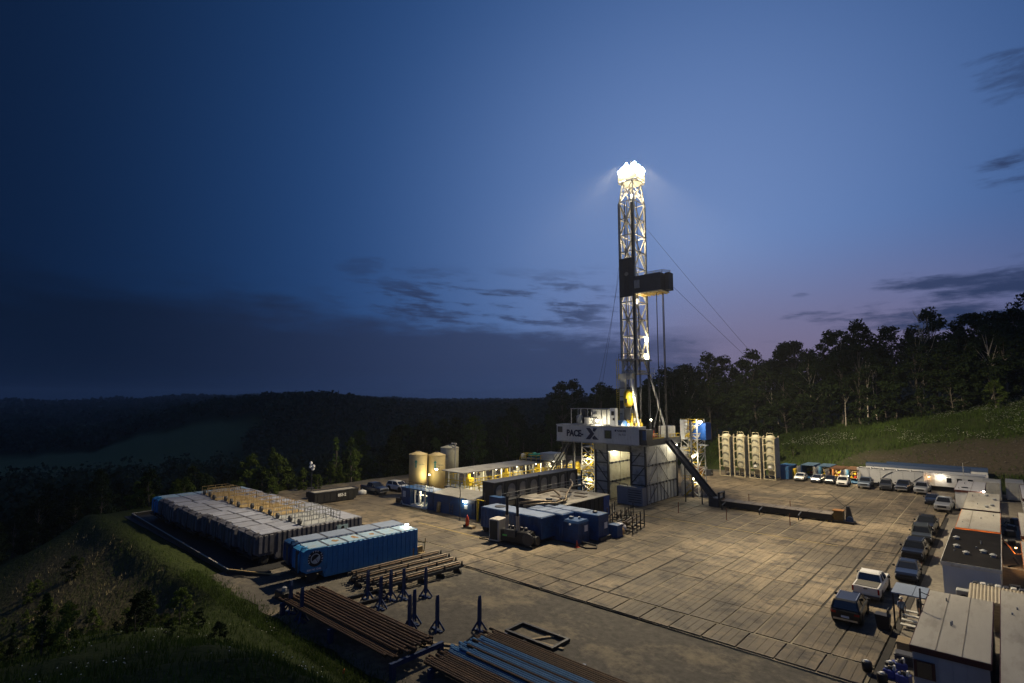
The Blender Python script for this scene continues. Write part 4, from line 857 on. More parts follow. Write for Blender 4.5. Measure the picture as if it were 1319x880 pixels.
# ================================================================== wheels
def wheel_meshes(r, w):
    ty = MB().lathe([(r*.62, -w/2), (r*.92, -w/2), (r, -w*.34), (r, w*.34), (r*.92, w/2), (r*.62, w/2)], 0, 0, 18).mesh('tyre', rubber, True)
    rm = MB().lathe([(r*.60, -w*.42), (r*.62, w*.30), (r*.5, w*.40), (r*.2, w*.34), (r*.18, w*.46)], 0, 0, 16).mesh('rim', chrome); return ty, rm
def add_wheel(p, loc, me, side):
    t = link('wheel', me[0], p, loc); t.rotation_euler = (0, R(90*side), 0); link('rim', me[1], t); return t
TW = wheel_meshes(.5, .28)
# ================================================================== water (frac) tanks, long axis along Y, wheels at the near (-Y) end
def frac_tank(label, body, roofm, x, y, rz=0, L_=12.3, Wd=2.42, Hh=3.0, ribs=True, rails=None, group=None, npan=5, logo=False, name='water_tank'):
    t = T(name, label, 'tank', (x, y, .06), rz, group); w = Wd/2
    prof = [(0, 1.15), (.35, .95), (1.9, .95), (2.1, .3), (L_, .3), (L_, Hh), (0.35, Hh), (0, Hh-.15)]
    MB().prism(prof, 'x', -w, w).build('body', body, t)
    if ribs:
        rmL = MB().prism([(0, .0), (.07, .05), (.07, Hh-.42), (0, Hh-.36)], 'y', -.16, .16)
        me_ = rmL.mesh('rib', body); n_ = 19
        for k in range(n_):
            yy = 2.45+k*(L_-2.7)/(n_-1); link('rib', me_, t, (w-.01, yy, .36))
            if k % 2 == 0: o = link('rib', me_, t, (-w+.01, yy, .36)); o.rotation_euler = (0, 0, math.pi)
    if ribs:
        mf = MB().prism([(0, .0), (.07, .05), (.07, Hh-1.3), (0, Hh-1.24)], 'y', -.16, .16).mesh('rib', body)
        for yy in ((.5, 1.05, 1.6) if not logo else ()): link('rib', mf, t, (w-.01, yy, 1.15))
    me2 = MB().box(-.13, -.06, 1.15, .13, .03, Hh-.3).mesh('end_rib', body)
    for xx in (-w+.18, -.6, w-.18): link('end_rib', me2, t, (xx, 0, 0))
    dk = M('roof_strap', (.06, .06, .065), .7)
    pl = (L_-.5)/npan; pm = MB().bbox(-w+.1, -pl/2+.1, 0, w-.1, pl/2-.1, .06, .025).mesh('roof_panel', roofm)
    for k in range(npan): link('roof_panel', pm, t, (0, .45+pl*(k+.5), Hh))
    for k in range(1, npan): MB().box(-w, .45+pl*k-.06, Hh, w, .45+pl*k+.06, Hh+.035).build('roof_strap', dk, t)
    # the end: recess, pipe, mudguards
    MB().box(-.32, -.10, 1.0, .32, .02, Hh-.25).build('end_recess', M('dark_recess_'+body.name, tuple(c*.5 for c in (.1, .1, .11)), .6), t)
    MB().path([(.55, -.12, 1.0), (.55, -.16, Hh-.5), (.55, .1, Hh+.12), (.55, .6, Hh+.1)], .085, 8).build('fill_pipe', body, t, True)
    MB().lathe([(.28, 0), (.28, .1), (.2, .16)], .5, 1.0, 14).build('hatch', dk, t)
    MB().box(-w+.1, -.25, .75, w-.1, 2.0, .95).build('axle_frame', black_s, t)
    for sx_ in (-1, 1):
        add_wheel(t, (sx_*(w-.2), .95, .5), TW, sx_); o = MB().lathe([(.3, 0), (.3, .08)], 0, 0, 14).build('valve_cover', body, t); o.rotation_euler = (0, R(90*sx_), 0); o.location = (sx_*w, 2.35, .75)
    MB().box(-w+.15, L_-.5, 0, -w+.35, L_-.2, .3).build('skid', black_s, t); MB().box(w-.35, L_-.5, 0, w-.15, L_-.2, .3).build('skid', black_s, t)
    if rails:
        m_, a, b = rails; mb = rail(MB(), [(-w+.15, a, Hh+.04), (-w+.15, b, Hh+.04), (w-.2, b, Hh+.04), (w-.2, a, Hh+.04)], 1.05, .024, .8); mb.box(-w+.1, a, Hh+.05, w-.15, b, Hh+.09); mb.build('guard_rail', m_, t)
        MB().tube((0, a+.1, Hh+.4), (.0, a-.12, Hh+.4), .33, 14).build('hose_reel', steel_d, t)
    return t
grp = 'grey water tanks parked side by side'
for k in range(13):
    x = -58.25-2.58*k+random.uniform(-.04, .04); y = 24.7-(.0 if k < 6 else .45)-(.25 if k in (2, 9) else 0)+random.uniform(-.12, .12)
    nth = ORD[k]
    if k == 12: lab = 'blue water tank at the outer end of the row of grey tanks'
    elif k == 0: lab = 'grey ribbed water tank at the end of the row beside the blue tanks'
    else: lab = 'grey water tank, %s in the row counted from the blue parked tanks' % nth
    rl = (rustyel, 5.2+.1*(k % 3), 9.0) if k >= 3 and k < 12 else ((steel_g, 5.2, 9.5+k*.2) if k < 3 else None)
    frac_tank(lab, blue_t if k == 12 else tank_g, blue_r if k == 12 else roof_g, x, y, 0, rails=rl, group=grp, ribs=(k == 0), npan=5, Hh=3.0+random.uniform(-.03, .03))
# pale sign on the end tank
sg = tag(MB().box(-56.99, 33.6, 2.0, -56.93, 35.0, 2.6).build('tank_sign', M('pale_blue_sign', (.3, .42, .46), .5)), 'small pale sign with a dark oval on the grey tank side', 'sign')
MB().tube((-56.93, 34.3, 2.3), (-56.92, 34.3, 2.3), .2, 14).build('oval', black_s, sg)
# two blue tanks parked beside them
frac_tank('dark blue tank parked between the grey tanks and the lit blue tank', blue_d, M('slate_blue_roof', (.16, .2, .28), .7, 0, .15, 1, rnd=.05), -52.5, 25.8, R(-5), Hh=3.05, npan=4)
bt = frac_tank('bright blue ribbed tank with a round umbrella badge and patched pale roof', blue_t, blue_r, -49.55, 25.3, R(-5), Hh=3.05, npan=6, logo=True)
bd = MB().tube((0, 0, 0), (.02, 0, 0), .72, 28).build('badge_ring', black_s, bt); bd.location = (1.212, 1.15, 2.15)
o = MB().tube((0, 0, 0), (.012, 0, 0), .46, 28).build('badge_disc', M('badge_grey', (.5, .54, .56), .5), bd); o.location = (.02, 0, 0)
um = MB(); um.ngon([(0, .38*math.cos(a), .38*math.sin(a)) for a in np.linspace(.55, .55+math.pi, 12)]); um.beam((0, 0, 0), (0, .22, -.34), .035); o = um.build('umbrella', black_s, bd); o.location = (.036, 0, 0)
wp = white_p
for i, ch in enumerate('RAIN FOR RENT'):
    if ch == ' ': continue
    a = R(205-i*19.2); q = text(ch, .19, wp, bd, (.025, .59*math.cos(a)*1, .59*math.sin(a)), (R(90), 0, R(90)), bold=.006, align='CENTER'); q.rotation_euler = (Matrix.Rotation(a-R(90), 4, 'X') @ Matrix.Rotation(R(90), 4, 'Z') @ Matrix.Rotation(R(90), 4, 'X')).to_euler()
text('800 742 7246', .24, wp, bt, (1.225, .38, 1.12), (R(90), 0, R(90)), bold=.006)
for yy, sx_ in ((3.6, .42), (5.6, .55), (7.5, .35)):
    MB().ngon([(sx_*math.cos(a)*(1+.3*math.sin(3*a+yy)), yy+.3*math.sin(a)*(1+.25*math.cos(2*a+yy)), 3.116) for a in np.linspace(0, 6.0, 13)]).build('rust_stain', M('rust_stain', (.25, .15, .06), .8, 0, .4, 5), bt)
lamp('lit lamp on the roof end of the bright blue tank', (-48.6, 37.0, 3.45), .2, lamp_m, (0, 0, -.4), 60)
tag(MB().box(-47.6, 36.8, 0, -47.3, 38.2, 1.2).box(-47.9, 37.6, .0, -46.9, 38.3, .6).tube((-47.1, 38.1, .2), (-47.1, 38.4, 2.0), .05).build('valve_skid', rustyel), 'small yellowish valve skid at the end of the bright blue tank', 'valve skid')
# low wall of the liner
tw = T('containment_berm', 'low black berm with a pale top edge round the water tanks', 'berm', (-75, 22.3, 0))
pale_e = M('pale_edge', (.30, .29, .26), .7)
for (x0, y0, x1, y1) in ((-94.5, 22.9, -57, 22.1), (-94.5, 22.9, -96, 38.6)):
    PB(MB().beam((x0, y0, .2), (x1, y1, .2), .25, .42), 'wall', liner, tw); PB(MB().beam((x0, y0-.06, .44), (x1, y1-.06, .44), .1, .06), 'edge', pale_e, tw)
PB(MB().beam((-57, 22.1, .2), (-53.5, 24.6, .2), .25, .4), 'wall', liner, tw); PB(MB().beam((-56.9, 22.1, .44), (-51.6, 24.6, .44), .14, .08), 'edge', rustyel, tw)
# ================================================================== beam racks, stands and pipes in the gravel yard
def beam_rack(label, x, y, l, rz=0):
    t = T('beam_rack', label, 'steel rack', (x, y, 0), rz, 'long steel racks beside the blue tank')
    for dx_ in (-.45, .45): MB().box(dx_-.08, 0, .55, dx_+.08, l, .8).build('beam', steel_d, t)
    MB().tube((0, .1, .95), (0, l-.2, .95), .13, 8).build('pipe', M('rubbed_steel', (.085, .066, .048), .45, .5, .3, 3), t)
    MB().tube((.3, .1, .9), (.3, l-.4, .9), .09, 8).build('pipe', rust_p, t)
    n_ = 5
    for k in range(n_):
        yy = .3+(l-.6)*k/(n_-1); MB().prism([(-.7, 0), (.7, 0), (.5, .18), (.12, .55), (-.12, .55), (-.5, .18)], 'y', yy-.09, yy+.09).build('triangle_foot', black_s, t)
        MB().prism([(.45, .8), (.75, .8), (.6, 1.2)], 'y', yy-.05, yy+.05).build('stop', black_s, t)
    return t
for k, (x, y, l) in enumerate(((-45.9, 28.6, 10.2), (-44.4, 28.2, 10.4), (-42.9, 28.4, 9.8), (-41.4, 28.7, 9.0))):
    beam_rack(['long steel rack lying closest to the bright blue tank', 'second long steel rack out from the bright blue tank', 'third long steel rack out from the bright blue tank', 'outermost long steel rack next to the blue pipe stands'][k], x, y, l, R(-4))
sd_m = M('stand_blue', (.016, .035, .095), .5, 0, .2, 2)
sp_ = T('pipe_stand', 'dark blue splay-footed pipe stand in the gravel yard', 'pipe stand', (0, 0, 0), 0, 'blue pipe stands in the yard')
MB().box(-.11, -.11, .35, .11, .11, 2.1).build('post', sd_m, sp_)
for a in (45, 135, 225, 315): MB().beam((0, 0, .85), (.55*math.cos(R(a)), .55*math.sin(R(a)), .03), .12).build('foot', sd_m, sp_)
MB().box(-.6, -.12, 0, .6, .12, .1).build('base', sd_m, sp_); MB().loft([[(-.11, -.11, 2.1), (.11, -.11, 2.1), (.11, .11, 2.1), (-.11, .11, 2.1)], [(-.02, -.11, 2.5), (.04, -.11, 2.5), (.04, .11, 2.5), (-.02, .11, 2.5)]]).build('tip', sd_m, sp_)
for k, (x, y) in enumerate(((-37.9, 31.0), (-39.6, 28.6), (-39.0, 29.5), (-38.6, 26.9), (-32.0, 27.3), (-33.6, 26.0), (-29.6, 29.3), (-40.9, 27.2), (-43.2, 21.6), (-34.2, 26.9), (-41.0, 21.4))):
    o = sp_ if k == 0 else copy_tree(sp_); place(o, (x, y, 0), random.uniform(-.2, .2))
fr_ = T('floor_frame', 'rectangular dark steel frame lying in the gravel beyond the blue pipes', 'frame', (-25.8, 31.3, 0))
for a in ((-2.2, -1, 2.2, -.8), (-2.2, .8, 2.2, 1.0), (-2.2, -.8, -2.0, .8), (2.0, -.8, 2.2, .8)): MB().box(a[0], a[1], .02, a[2], a[3], .25).build('bar', black_s, fr_)
fr2 = copy_tree(fr_); place(fr2, (-41.3, 26.6, 0), R(80), 'dark steel frame lying in the gravel beside the long racks')
def pipe_rack(label, x0, x1, ys, z):
    t = T('pipe_rack', label, 'pipe rack', ((x0+x1)/2, sum(ys)/2, 0))
    for x in (x0+1.2, (x0+x1)/2, x1-1.2):
        PB(MB().box(x-.12, ys[0]-.2, z-.3, x+.12, ys[1]+.2, z-.02), 'cross_beam', sd_m, t)
        for y in ys: PB(MB().box(x-.15, y-.15, 0, x+.15, y+.15, z-.3), 'leg', sd_m, t)
    return t
pipe_rack('low rack carrying rust-brown pipes at the edge of the grass', -44.5, -27.5, (21.0, 24.8), .95)
pm = MB().tube((-7.2, 0, 0), (7.2, 0, 0), .075, 8).tube((7.0, 0, 0), (7.3, 0, 0), .1, 8).tube((-7.3, 0, 0), (-7.0, 0, 0), .1, 8)
pme = pm.mesh('pipe', rust_p, False); pmb = pm.mesh('pipe', bluepipe, False)
for k in range(20): tag(link('pipe', pme, None, (-36.4+random.uniform(-.5, .5), 21.1+k*.19, .95+.08), R(random.uniform(-.25, .25))), 'rust-brown pipe lying on the low rack at the edge of the grass', 'pipe', 'rusty pipes on the far rack')
for k in range(9): tag(link('pipe', pme, None, (-36.2+random.uniform(-.4, .4), 21.8+k*.3, .95+.24), R(random.uniform(-.25, .25))), 'rust-brown pipe lying on the low rack at the edge of the grass', 'pipe', 'rusty pipes on the far rack')
pipe_rack('low rack carrying blue and rusty pipes in the yard', -28.2, -12.5, (22.6, 29.2), .6)
for k in range(33):
    y = 22.7+k*.195; bl = 10 <= k <= 22; tag(link('pipe', pmb if bl else pme, None, (-20.4+random.uniform(-.7, .5), y, .6+.08), R(random.uniform(-.3, .3))), 'blue pipe on the low rack in the yard' if bl else 'rusty pipe flanking the blue pipes on the low rack', 'pipe', 'blue pipes on the yard rack' if bl else 'rusty pipes on the yard rack')
for k in range(12):
    y = 25.0+k*.21; tag(link('pipe', pmb if k % 4 else pme, None, (-19.4+random.uniform(-.9, .5), y, .6+.235), R(random.uniform(-.4, .4))), 'pipe lying loose on top of the blue pipes', 'pipe', 'top layer of pipes on the yard rack')
plank = MB().box(-1.4, -.12, 0, 1.4, .12, .08).mesh('plank', wood)
for x, y, a in ((-40.2, 25.6, 50), (-39.6, 25.2, 44), (-38.4, 24.9, 62), (-30.2, 25.9, 30), (-29.7, 25.5, 24), (-24.6, 30.8, 10), (-25.4, 31.4, 60)): tag(link('plank', plank, None, (x, y, .02), R(a)), 'loose timber plank lying in the gravel yard', 'plank', 'loose planks in the yard')
ss_ = T('small_skid', 'small dark pump skid with hoses near the corner of the grass', 'pump', (-46.6, 22.6, 0)); MB().bbox(-.8, -.4, 0, .8, .5, .7, .08).build('body', black_s, ss_); MB().path([(-.8, 0, .5), (-1.3, .2, .3), (-1.5, .8, .1)], .08).build('hose', rubber, ss_, True); MB().lathe([(.2, .7), (.2, 1.0), (.1, 1.05)], .2, 0, 10).build('cap', steel_g, ss_)
tag(MB().path([(-58.3, 23.2, .12), (-57.6, 22.8, .15), (-57.2, 23.4, .12), (-56.6, 23.0, .1), (-55.8, 23.6, .1)], .1, 8).build('hose', rubber, None, True), 'black hose coiled at the corner of the tank liner', 'hose')
# orange marker in the foreground grass
mk = T('survey_marker', 'small orange ribbon marker on a stick in the foreground grass', 'marker', (-30.4, 18.7, float(height(-30.4, 18.7)))); MB().tube((0, 0, 0), (0, 0, .7), .015, 5).build('stick', wood, mk); MB().box(-.02, -.06, .45, .02, .06, .7).build('ribbon', M('orange_tape', (.8, .2, .03), .6), mk)
# ================================================================== skip, light tower
dp_ = T('open_skip', 'black open-topped skip lettered 855-2 behind the water tanks', 'skip', (-82.9, 48.0, G), R(87))
MB().prism([(-3.7, .25), (3.4, .25), (3.9, 1.0), (3.9, 1.75), (-3.7, 1.75)], 'y', -1.2, 1.2).build('body', black_s, dp_)
MB().box(-3.75, -1.28, 1.7, 3.95, -1.1, 1.85).box(-3.75, 1.1, 1.7, 3.95, 1.28, 1.85).box(-3.8, -1.28, 1.7, -3.6, 1.28, 1.85).box(3.8, -1.28, 1.7, 3.98, 1.28, 1.85).build('rim', steel_d, dp_)
MB().box(-3.6, -1.1, 1.5, 3.8, 1.1, 1.76).build('load', M('pale_load', (.3, .28, .24), .9, 0, .4, 2, .8), dp_)
for k in range(7): MB().box(-3.2+k*1.05, -1.25, .3, -3.1+k*1.05, -1.2, 1.7).build('rib', black_s, dp_)
text('855-2', .62, white_p, dp_, (.2, -1.27, .85), (R(90), 0, 0), bold=.02); MB().box(-3.5, -.9, 0, 3.3, -.7, .25).box(-3.5, .7, 0, 3.3, .9, .25).build('skid', steel_d, dp_)
for x, y, a, s_ in ((-84.9, 52.2, 20, 1.0), (-86.4, 53.4, 50, .9), (-84.6, 54.6, -10, .8)):
    b_ = T('white_sack', 'bulky white sack dumped beside the far end of the black skip', 'sack', (x, y, G), R(a), 'white sacks beside the skip'); MB().loft([[(q*s_*math.cos(u)*(1+.1*math.sin(3*u)), q*s_*math.sin(u), z*s_) for u in np.linspace(0, 5.8, 9)] for q, z in ((.75, 0), (.95, .3), (.85, .8), (.4, 1.0))]).build('bag', M('sack_white', (.6, .6, .58), .9, 0, .1, 3), b_, True); MB().tube((0, 0, 1.0*s_), (.1, 0, 1.25*s_), .1*s_, 6).build('neck', M('sack_white', (.6, .6, .58)), b_)
lt = T('light_tower', 'thin mast light tower with four unlit lamp heads behind the skip', 'light tower', (-87.6, 46.6, G))
MB().tube((0, 0, .8), (0, 0, 5.2), .07, 8).build('mast', steel_d, lt); MB().bbox(-.8, -.5, .25, .8, .5, 1.1, .05).build('generator_box', black_s, lt)
for dx_, dz_ in ((-.5, 5.1), (.5, 5.3), (-.35, 5.7), (.35, 4.8)): MB().lathe([(.12, dz_-.1), (.26, dz_), (.24, dz_+.25), (.1, dz_+.4)], dx_, 0, 10).build('lamp_head', white_p, lt)
MB().beam((-.5, 0, 5.2), (.5, 0, 5.2), .06).build('cross_bar', steel_d, lt)
# ================================================================== blue sheds, tan silos, mud tanks
sh = T('pump_shed', 'dark blue pump shed with a brightly lit doorway below the tan silos', 'shed', (-69.3, 54.1, G))
MB().box(-3.3, 0, 0, -1.0, 3, 2.55).box(3.2, 0, 0, 4.6, 3, 2.55).box(-1.0, 2.8, 0, 3.2, 3, 2.55).box(-3.4, -.1, 2.55, 4.7, 3.1, 2.7).build('wall', blue_d, sh)
MB().box(-1.0, .1, .05, 3.2, 2.8, .25).build('floor', white_p, sh); MB().box(-2.9, -.04, 1.2, -2.2, 0, 2.1).build('notice', M('pale_notice', (.4, .45, .5), .6), sh)
for k in range(7): MB().tube((-.7+k*.6, .7+.5*(k % 2), .25), (-.7+k*.6, .7+.5*(k % 2), 2.4), .11+.05*(k % 3), 8).build('pump_pipe', [white_p, yellow, white_p, M('gold_paint', (.5, .35, .1), .5)][k % 4], sh)
MB().tube((-.9, 1.2, 1.6), (3.1, 1.2, 1.6), .12).build('pump_pipe', white_p, sh)
MB().path([(-2.9, -.5, .1), (-2.6, -.5, .7), (-2.2, -.55, .2), (2.2, -.6, .15), (3.5, -.5, .15)], .1, 8).build('suction_pipe', steel_w, sh, True)
l_ = plight('shed_light', (-68.2, 55.2, 2.3), 230, (1, .85, .5), .3)
mb = rail(MB(), [(-3.3, 0, 2.7), (4.6, 0, 2.7)], 1.0, .03, 1.0); mb.build('roof_rail', steel_d, sh)
MB().box(-5.2, .3, 0, -3.5, 1.6, .7).lathe([(.3, .7), (.3, .95)], -4.4, .9, 12).build('side_pump', black_s, sh)
sh2 = T('tool_shed', 'dark blue windowless shed with a lamp on its corner and a grey pitched roof', 'shed', (-60.0, 54.0, G))
MB().box(-4.4, 0, 0, 4.4, 3.2, 2.6).build('wall', blue_d, sh2); MB().add([(-4.6, -.15, 2.6), (4.6, -.15, 2.6), (4.6, 3.4, 3.1), (-4.6, 3.4, 3.1), (-4.6, -.15, 2.68), (4.6, -.15, 2.68), (4.6, 3.4, 3.2), (-4.6, 3.4, 3.2)], [(0, 1, 2, 3), (4, 7, 6, 5), (0, 4, 5, 1), (1, 5, 6, 2), (2, 6, 7, 3), (3, 7, 4, 0)]).build('roof', M('grey_sheet_roof', (.2, .195, .18), .6, 0, .25, 1, dirt=(.1, .095, .085), dirtscale=.6), sh2)
MB().box(3.0, -.04, .2, 3.9, 0, 2.2).build('door', blue_d, sh2); MB().box(2.3, -.03, 1.2, 2.9, 0, 1.75).build('notice', M('pale_notice'), sh2)
ladder(MB(), (-.4, -.12, .1), (-.4, -.12, 1.6), .7).build('rack', steel_d, sh2); MB().tube((-3.2, -.2, .1), (-3.0, -.2, 1.5), .3, 10).build('gas_bottle', rustyel, sh2, True)
lamp('round lit lamp on the corner of the windowless blue shed', (-57.6, 53.8, 2.5), .2, lamp_m, (0, .3, 0), 70)
ex = T('fire_extinguisher', 'red wheeled fire extinguisher between the blue shed and the blue trailer', 'extinguisher', (-53.1, 50.2, G)); MB().lathe([(.22, .15), (.24, 1.2), (.1, 1.45), (.06, 1.6)], 0, 0, 12).build('cylinder', redtape, ex, True); MB().box(-.4, -.25, 0, .4, .25, .12).box(.3, -.3, 0, 1.2, .4, .3).build('cart', wood, ex); MB().tube((-.3, -.3, .2), (-.3, .3, .2), .18, 10).build('wheel', rubber, ex)
yp = tag(MB().tube((-54.6, 53.6, G), (-54.6, 53.6, 3.0), .16, 10).box(-54.8, 53.5, 3.0, -53.2, 53.7, 3.1).build('yellow_post', yellow), 'yellow post standing at the corner of the windowless blue shed', 'post')
def tan_silo(label, x, y, r, z0, z1, mat, arrow=True):
    t = T('tan_silo', label, 'silo', (x, y, G)); MB().lathe([(r, z0), (r, z1-.5), (r*.98, z1-.42), (r*.25, z1), (.05, z1+.02)], 0, 0, 28).build('shell', mat, t, True)
    MB().lathe([(r+.04, z1-.6), (r+.06, z1-.5), (r+.04, z1-.4)], 0, 0, 28).build('rim', mat, t)
    for k in range(4): a = R(45+90*k); MB().beam((r*.8*math.cos(a), r*.8*math.sin(a), 0), (r*.8*math.cos(a), r*.8*math.sin(a), z0+.2), .2).build('leg', mat, t)
    MB().lathe([(.3, z1), (.3, z1+.15)], 0, 0, 12).build('hatch', steel_d, t)
    if arrow:
        a = R(-52); p = Vector((math.cos(a), math.sin(a), 0))*(r+.012); u = Vector((-math.sin(a), math.cos(a), 0)); zz = z1-2.0; mb = MB()
        for pts in ([(-.3, .3), (0, .75), (.3, .3)], [(-.12, -.6), (.12, -.6), (.12, .3), (-.12, .3)]): mb.ngon([tuple(p+u*q[0]*1.0+Vector((0, 0, zz+q[1]))) for q in pts])
        mb.build('arrow', teal, t); q = text('TETRA', .32, M('dark_teal_lettering', (.03, .09, .1), .5), t, tuple(p+u*.5+Vector((0, 0, zz-.2))), (R(90), 0, a+R(90))); q.rotation_euler = (R(90), 0, a+R(90)+.25)
    return t
tan_silo('tan silo standing furthest out beside the parked pickups', -76.2, 60.2, 1.55, 1.2, 7.6, ysilo_p)
tan_silo('tan silo between the first tan silo and the tall grey-tan one', -75.0, 63.4, 1.5, 1.2, 7.3, ysilo_p)
tan_silo('tallest silo of the group, grey-tan with a side pipe and no arrow', -78.3, 69.3, 1.7, 1.2, 8.0, silo_p, False)
tag(MB().tube((-76.6, 69.2, G), (-76.6, 69.2, 8.6), .14, 8).box(-77.6, 69.0, 8.4, -76.4, 69.4, 8.6).build('fill_pipe', steel_w), 'pale fill pipe running up the side of the tallest silo', 'pipe')
plight('silo_foot_lamp', (-73.6, 60.2, 3.6), 230, (1, .86, .45), .2); 
lamp('lamp lighting the feet of the tan silos', (-73.6, 60.6, 4.0), .14, lamp_s, (0, .5, 0), 0)
lamp('very bright lamp on the end of the long walkway roof', (-70.6, 59.6, 5.3), .22, lamp_m, (.6, .3, .2), 260)
mt = T('mud_tank', 'long mud tank with yellow railings under a grey walkway roof', 'mud tank', (-63, 70, G))
PB(MB().box(-67.0, 58.6, G, -58.2, 84.5, 2.9), 'tank', blue_d, mt); PB(MB().box(-67.2, 58.4, 2.9, -58.0, 84.7, 3.05), 'deck', steel_g, mt)
for k in range(13):
    y = 59.0+k*2.1; 
    PB(MB().box(-66.9, y-.07, 3.05, -66.76, y+.07, 5.5), 'roof_post', white_p, mt); PB(MB().box(-63.1, y-.07, 3.05, -62.96, y+.07, 5.4), 'roof_post', white_p, mt)
PB(MB().add([(-67.4, 58.0, 5.45), (-62.4, 58.0, 5.35), (-62.4, 85, 5.35), (-67.4, 85, 5.45), (-67.4, 58.0, 5.58), (-62.4, 58.0, 5.48), (-62.4, 85, 5.48), (-67.4, 85, 5.58)], [(3, 2, 1, 0), (4, 5, 6, 7), (0, 1, 5, 4), (1, 2, 6, 5), (2, 3, 7, 6), (3, 0, 4, 7)]), 'walkway_roof', M('grey_sheet_roof', (.32, .31, .29)), mt)
for a in ([(-58.3, 58.6, 3.05), (-58.3, 71, 3.05)], [(-58.3, 71.2, 3.05), (-58.3, 84.5, 3.05)], [(-67, 58.6, 3.05), (-58.3, 58.6, 3.05)], [(-63.5, 60, 3.05), (-63.5, 84, 3.05)], [(-60.6, 60, 3.6), (-60.6, 84, 3.6)]): PB(rail(MB(), a, 1.1, .045, 1.1), 'hand_rail', yellow, mt)
for a in ([(-60.9, 58.7, 3.05), (-60.9, 72, 3.05)], [(-67, 59, 4.2), (-67, 84, 4.2)], [(-59.2, 74, 3.05), (-59.2, 84.4, 3.05)], [(-66.2, 76, 5.6), (-62.6, 76, 5.6), (-62.6, 84.5, 5.6)]): PB(rail(MB(), a, 1.1, .045, 1.2), 'hand_rail', yellow, mt)
for k in range(8): PB(MB().bbox(-65.6, 61+k*3, 3.05, -64.2, 62.3+k*3, 4.2, .06).tube((-64.9, 61.6+k*3, 4.2), (-64.9, 61.6+k*3, 4.8), .3, 10), 'agitator', [yellow, steel_w, steel_d][k % 3], mt)
for k in range(5): plight('mud_tank_light', (-63.6, 61.5+k*5.2, 4.9), 260, (1, .86, .5), .2); lamp('small lamp under the walkway roof of the mud tank', (-63.6, 61.5+k*5.2, 5.15), .1, lamp_s, (0, 0, .2), 0, group='lamps under the walkway roof')
sk = T('shale_shaker', 'yellow shale shaker with green hoods above the far end of the mud tank', 'shale shaker', (-64.5, 79.5, 5.6))
MB().box(-3, -2.2, 0, 2.5, 2.2, .2).build('deck', steel_d, sk)
for k in range(3): MB().tube((-1.9+k*1.4, -.8, .75), (-1.9+k*1.4, .9, .75), .42, 12).build('hood', green, sk, True)
for k in range(4): MB().path([(-3.6+k*.35, -2.4, -1.6), (-3.0+k*.35, -2.2, .6), (-2.6+k*.35, -1.8, 1.2), (-1.6+k*.35, -1.4, 1.25)], .07, 6).build('hoop_rail', yellow, sk)
MB().bbox(1.2, -1.6, .2, 4.6, 1.6, 1.5, .08).build('cover', M('pale_cover', (.4, .41, .4), .6, 0, .1, 2), sk); MB().lathe([(.5, .2), (.5, .9), (.3, 1.1)], -2.6, -1.8, 12).build('drum', white_p, sk, True)
mg = T('mud_gas_separator', 'yellow piping and hoppers behind the dark steep stair', 'piping', (-60.6, 86.5, G))
MB().box(-2.6, -1.5, 0, 3, 1.5, 2.6).build('tank', blue_d, mg); rail(MB(), [(-2.6, -1.5, 2.6), (3, -1.5, 2.6)], 1.1, .05, .9).build('hand_rail', yellow, mg)
for k in range(4): MB().lathe([(.15, 2.6), (.55, 3.3), (.55, 4.4), (.2, 4.8)], -2+k*1.4, .2, 10).build('hopper', yellow if k % 2 else steel_w, mg)
plight('separator_light', (-59.5, 84.0, 5.0), 250, (1, .86, .5), .2)
# upright dark units in a row on posts
ug = 'dark upright exhaust units in a row'
un = T('exhaust_unit', 'dark upright unit with an arched panel in the row beside the mud tank', 'exhaust unit', (0, 0, 0), 0, ug)
MB().box(-1.1, -1.2, 0, 1.1, 1.2, 5.0).build('body', M('soot_steel', (.04, .038, .037), .6, .1, .3, 1.5), un)
arch = [(-.75, 1.6), (.75, 1.6), (.75, 3.9)]+[(.75*math.cos(a), 3.9+.75*math.sin(a)) for a in np.linspace(.3, math.pi-.3, 7)]+[(-.75, 3.9)]
MB().prism(arch, 'x', 1.1, 1.16).build('arched_panel', M('dusty_panel', (.2, .19, .18), .7, 0, .25, 1.5), un); MB().box(-1.25, -1.25, 5.0, 1.25, 1.25, 5.12).build('cap', steel_d, un); MB().box(1.1, 1.1, .2, 1.25, 1.22, 5.0).build('mullion', steel_d, un)
for k in range(8): o = un if k == 0 else copy_tree(un); place(o, (-54.4, 56.6+k*2.5, G))
ck = T('exhaust_walkway', 'dark walkway frame with posts and pipes along the row of exhaust units', 'walkway', (-52.4, 66, G)); mb = MB()
for y in (56, 61, 66, 70.5, 75): mb.box(-52.2, y-.1, G, -52.0, y+.1, 5.2)
mb.box(-53.1, 55.6, 2.7, -52.0, 76, 2.85); PB(mb, 'frame', steel_d, ck); PB(rail(MB(), [(-52.0, 55.6, 2.85), (-52.0, 76, 2.85)], 1.0, .03, 2.4), 'rail', steel_g, ck)
PB(MB().beam((-52.1, 64, G), (-52.1, 64, 5.6), .3), 'post', steel_d, ck); PB(MB().box(-53.2, 54.4, G, -51.0, 55.5, 3.6), 'end_cabinet', blue_d, ck)
for x, y, h_ in ((-56.8, 52.3, 5.2), (-52.6, 52.9, 4.2)): tag(MB().tube((x, y, G), (x, y, h_), .06, 6).lathe([(.25, G), (.25, G+.05)], x, y, 8).build('thin_pole', steel_d), 'thin dark pole standing by the blue sheds', 'pole', 'thin poles by the blue sheds')
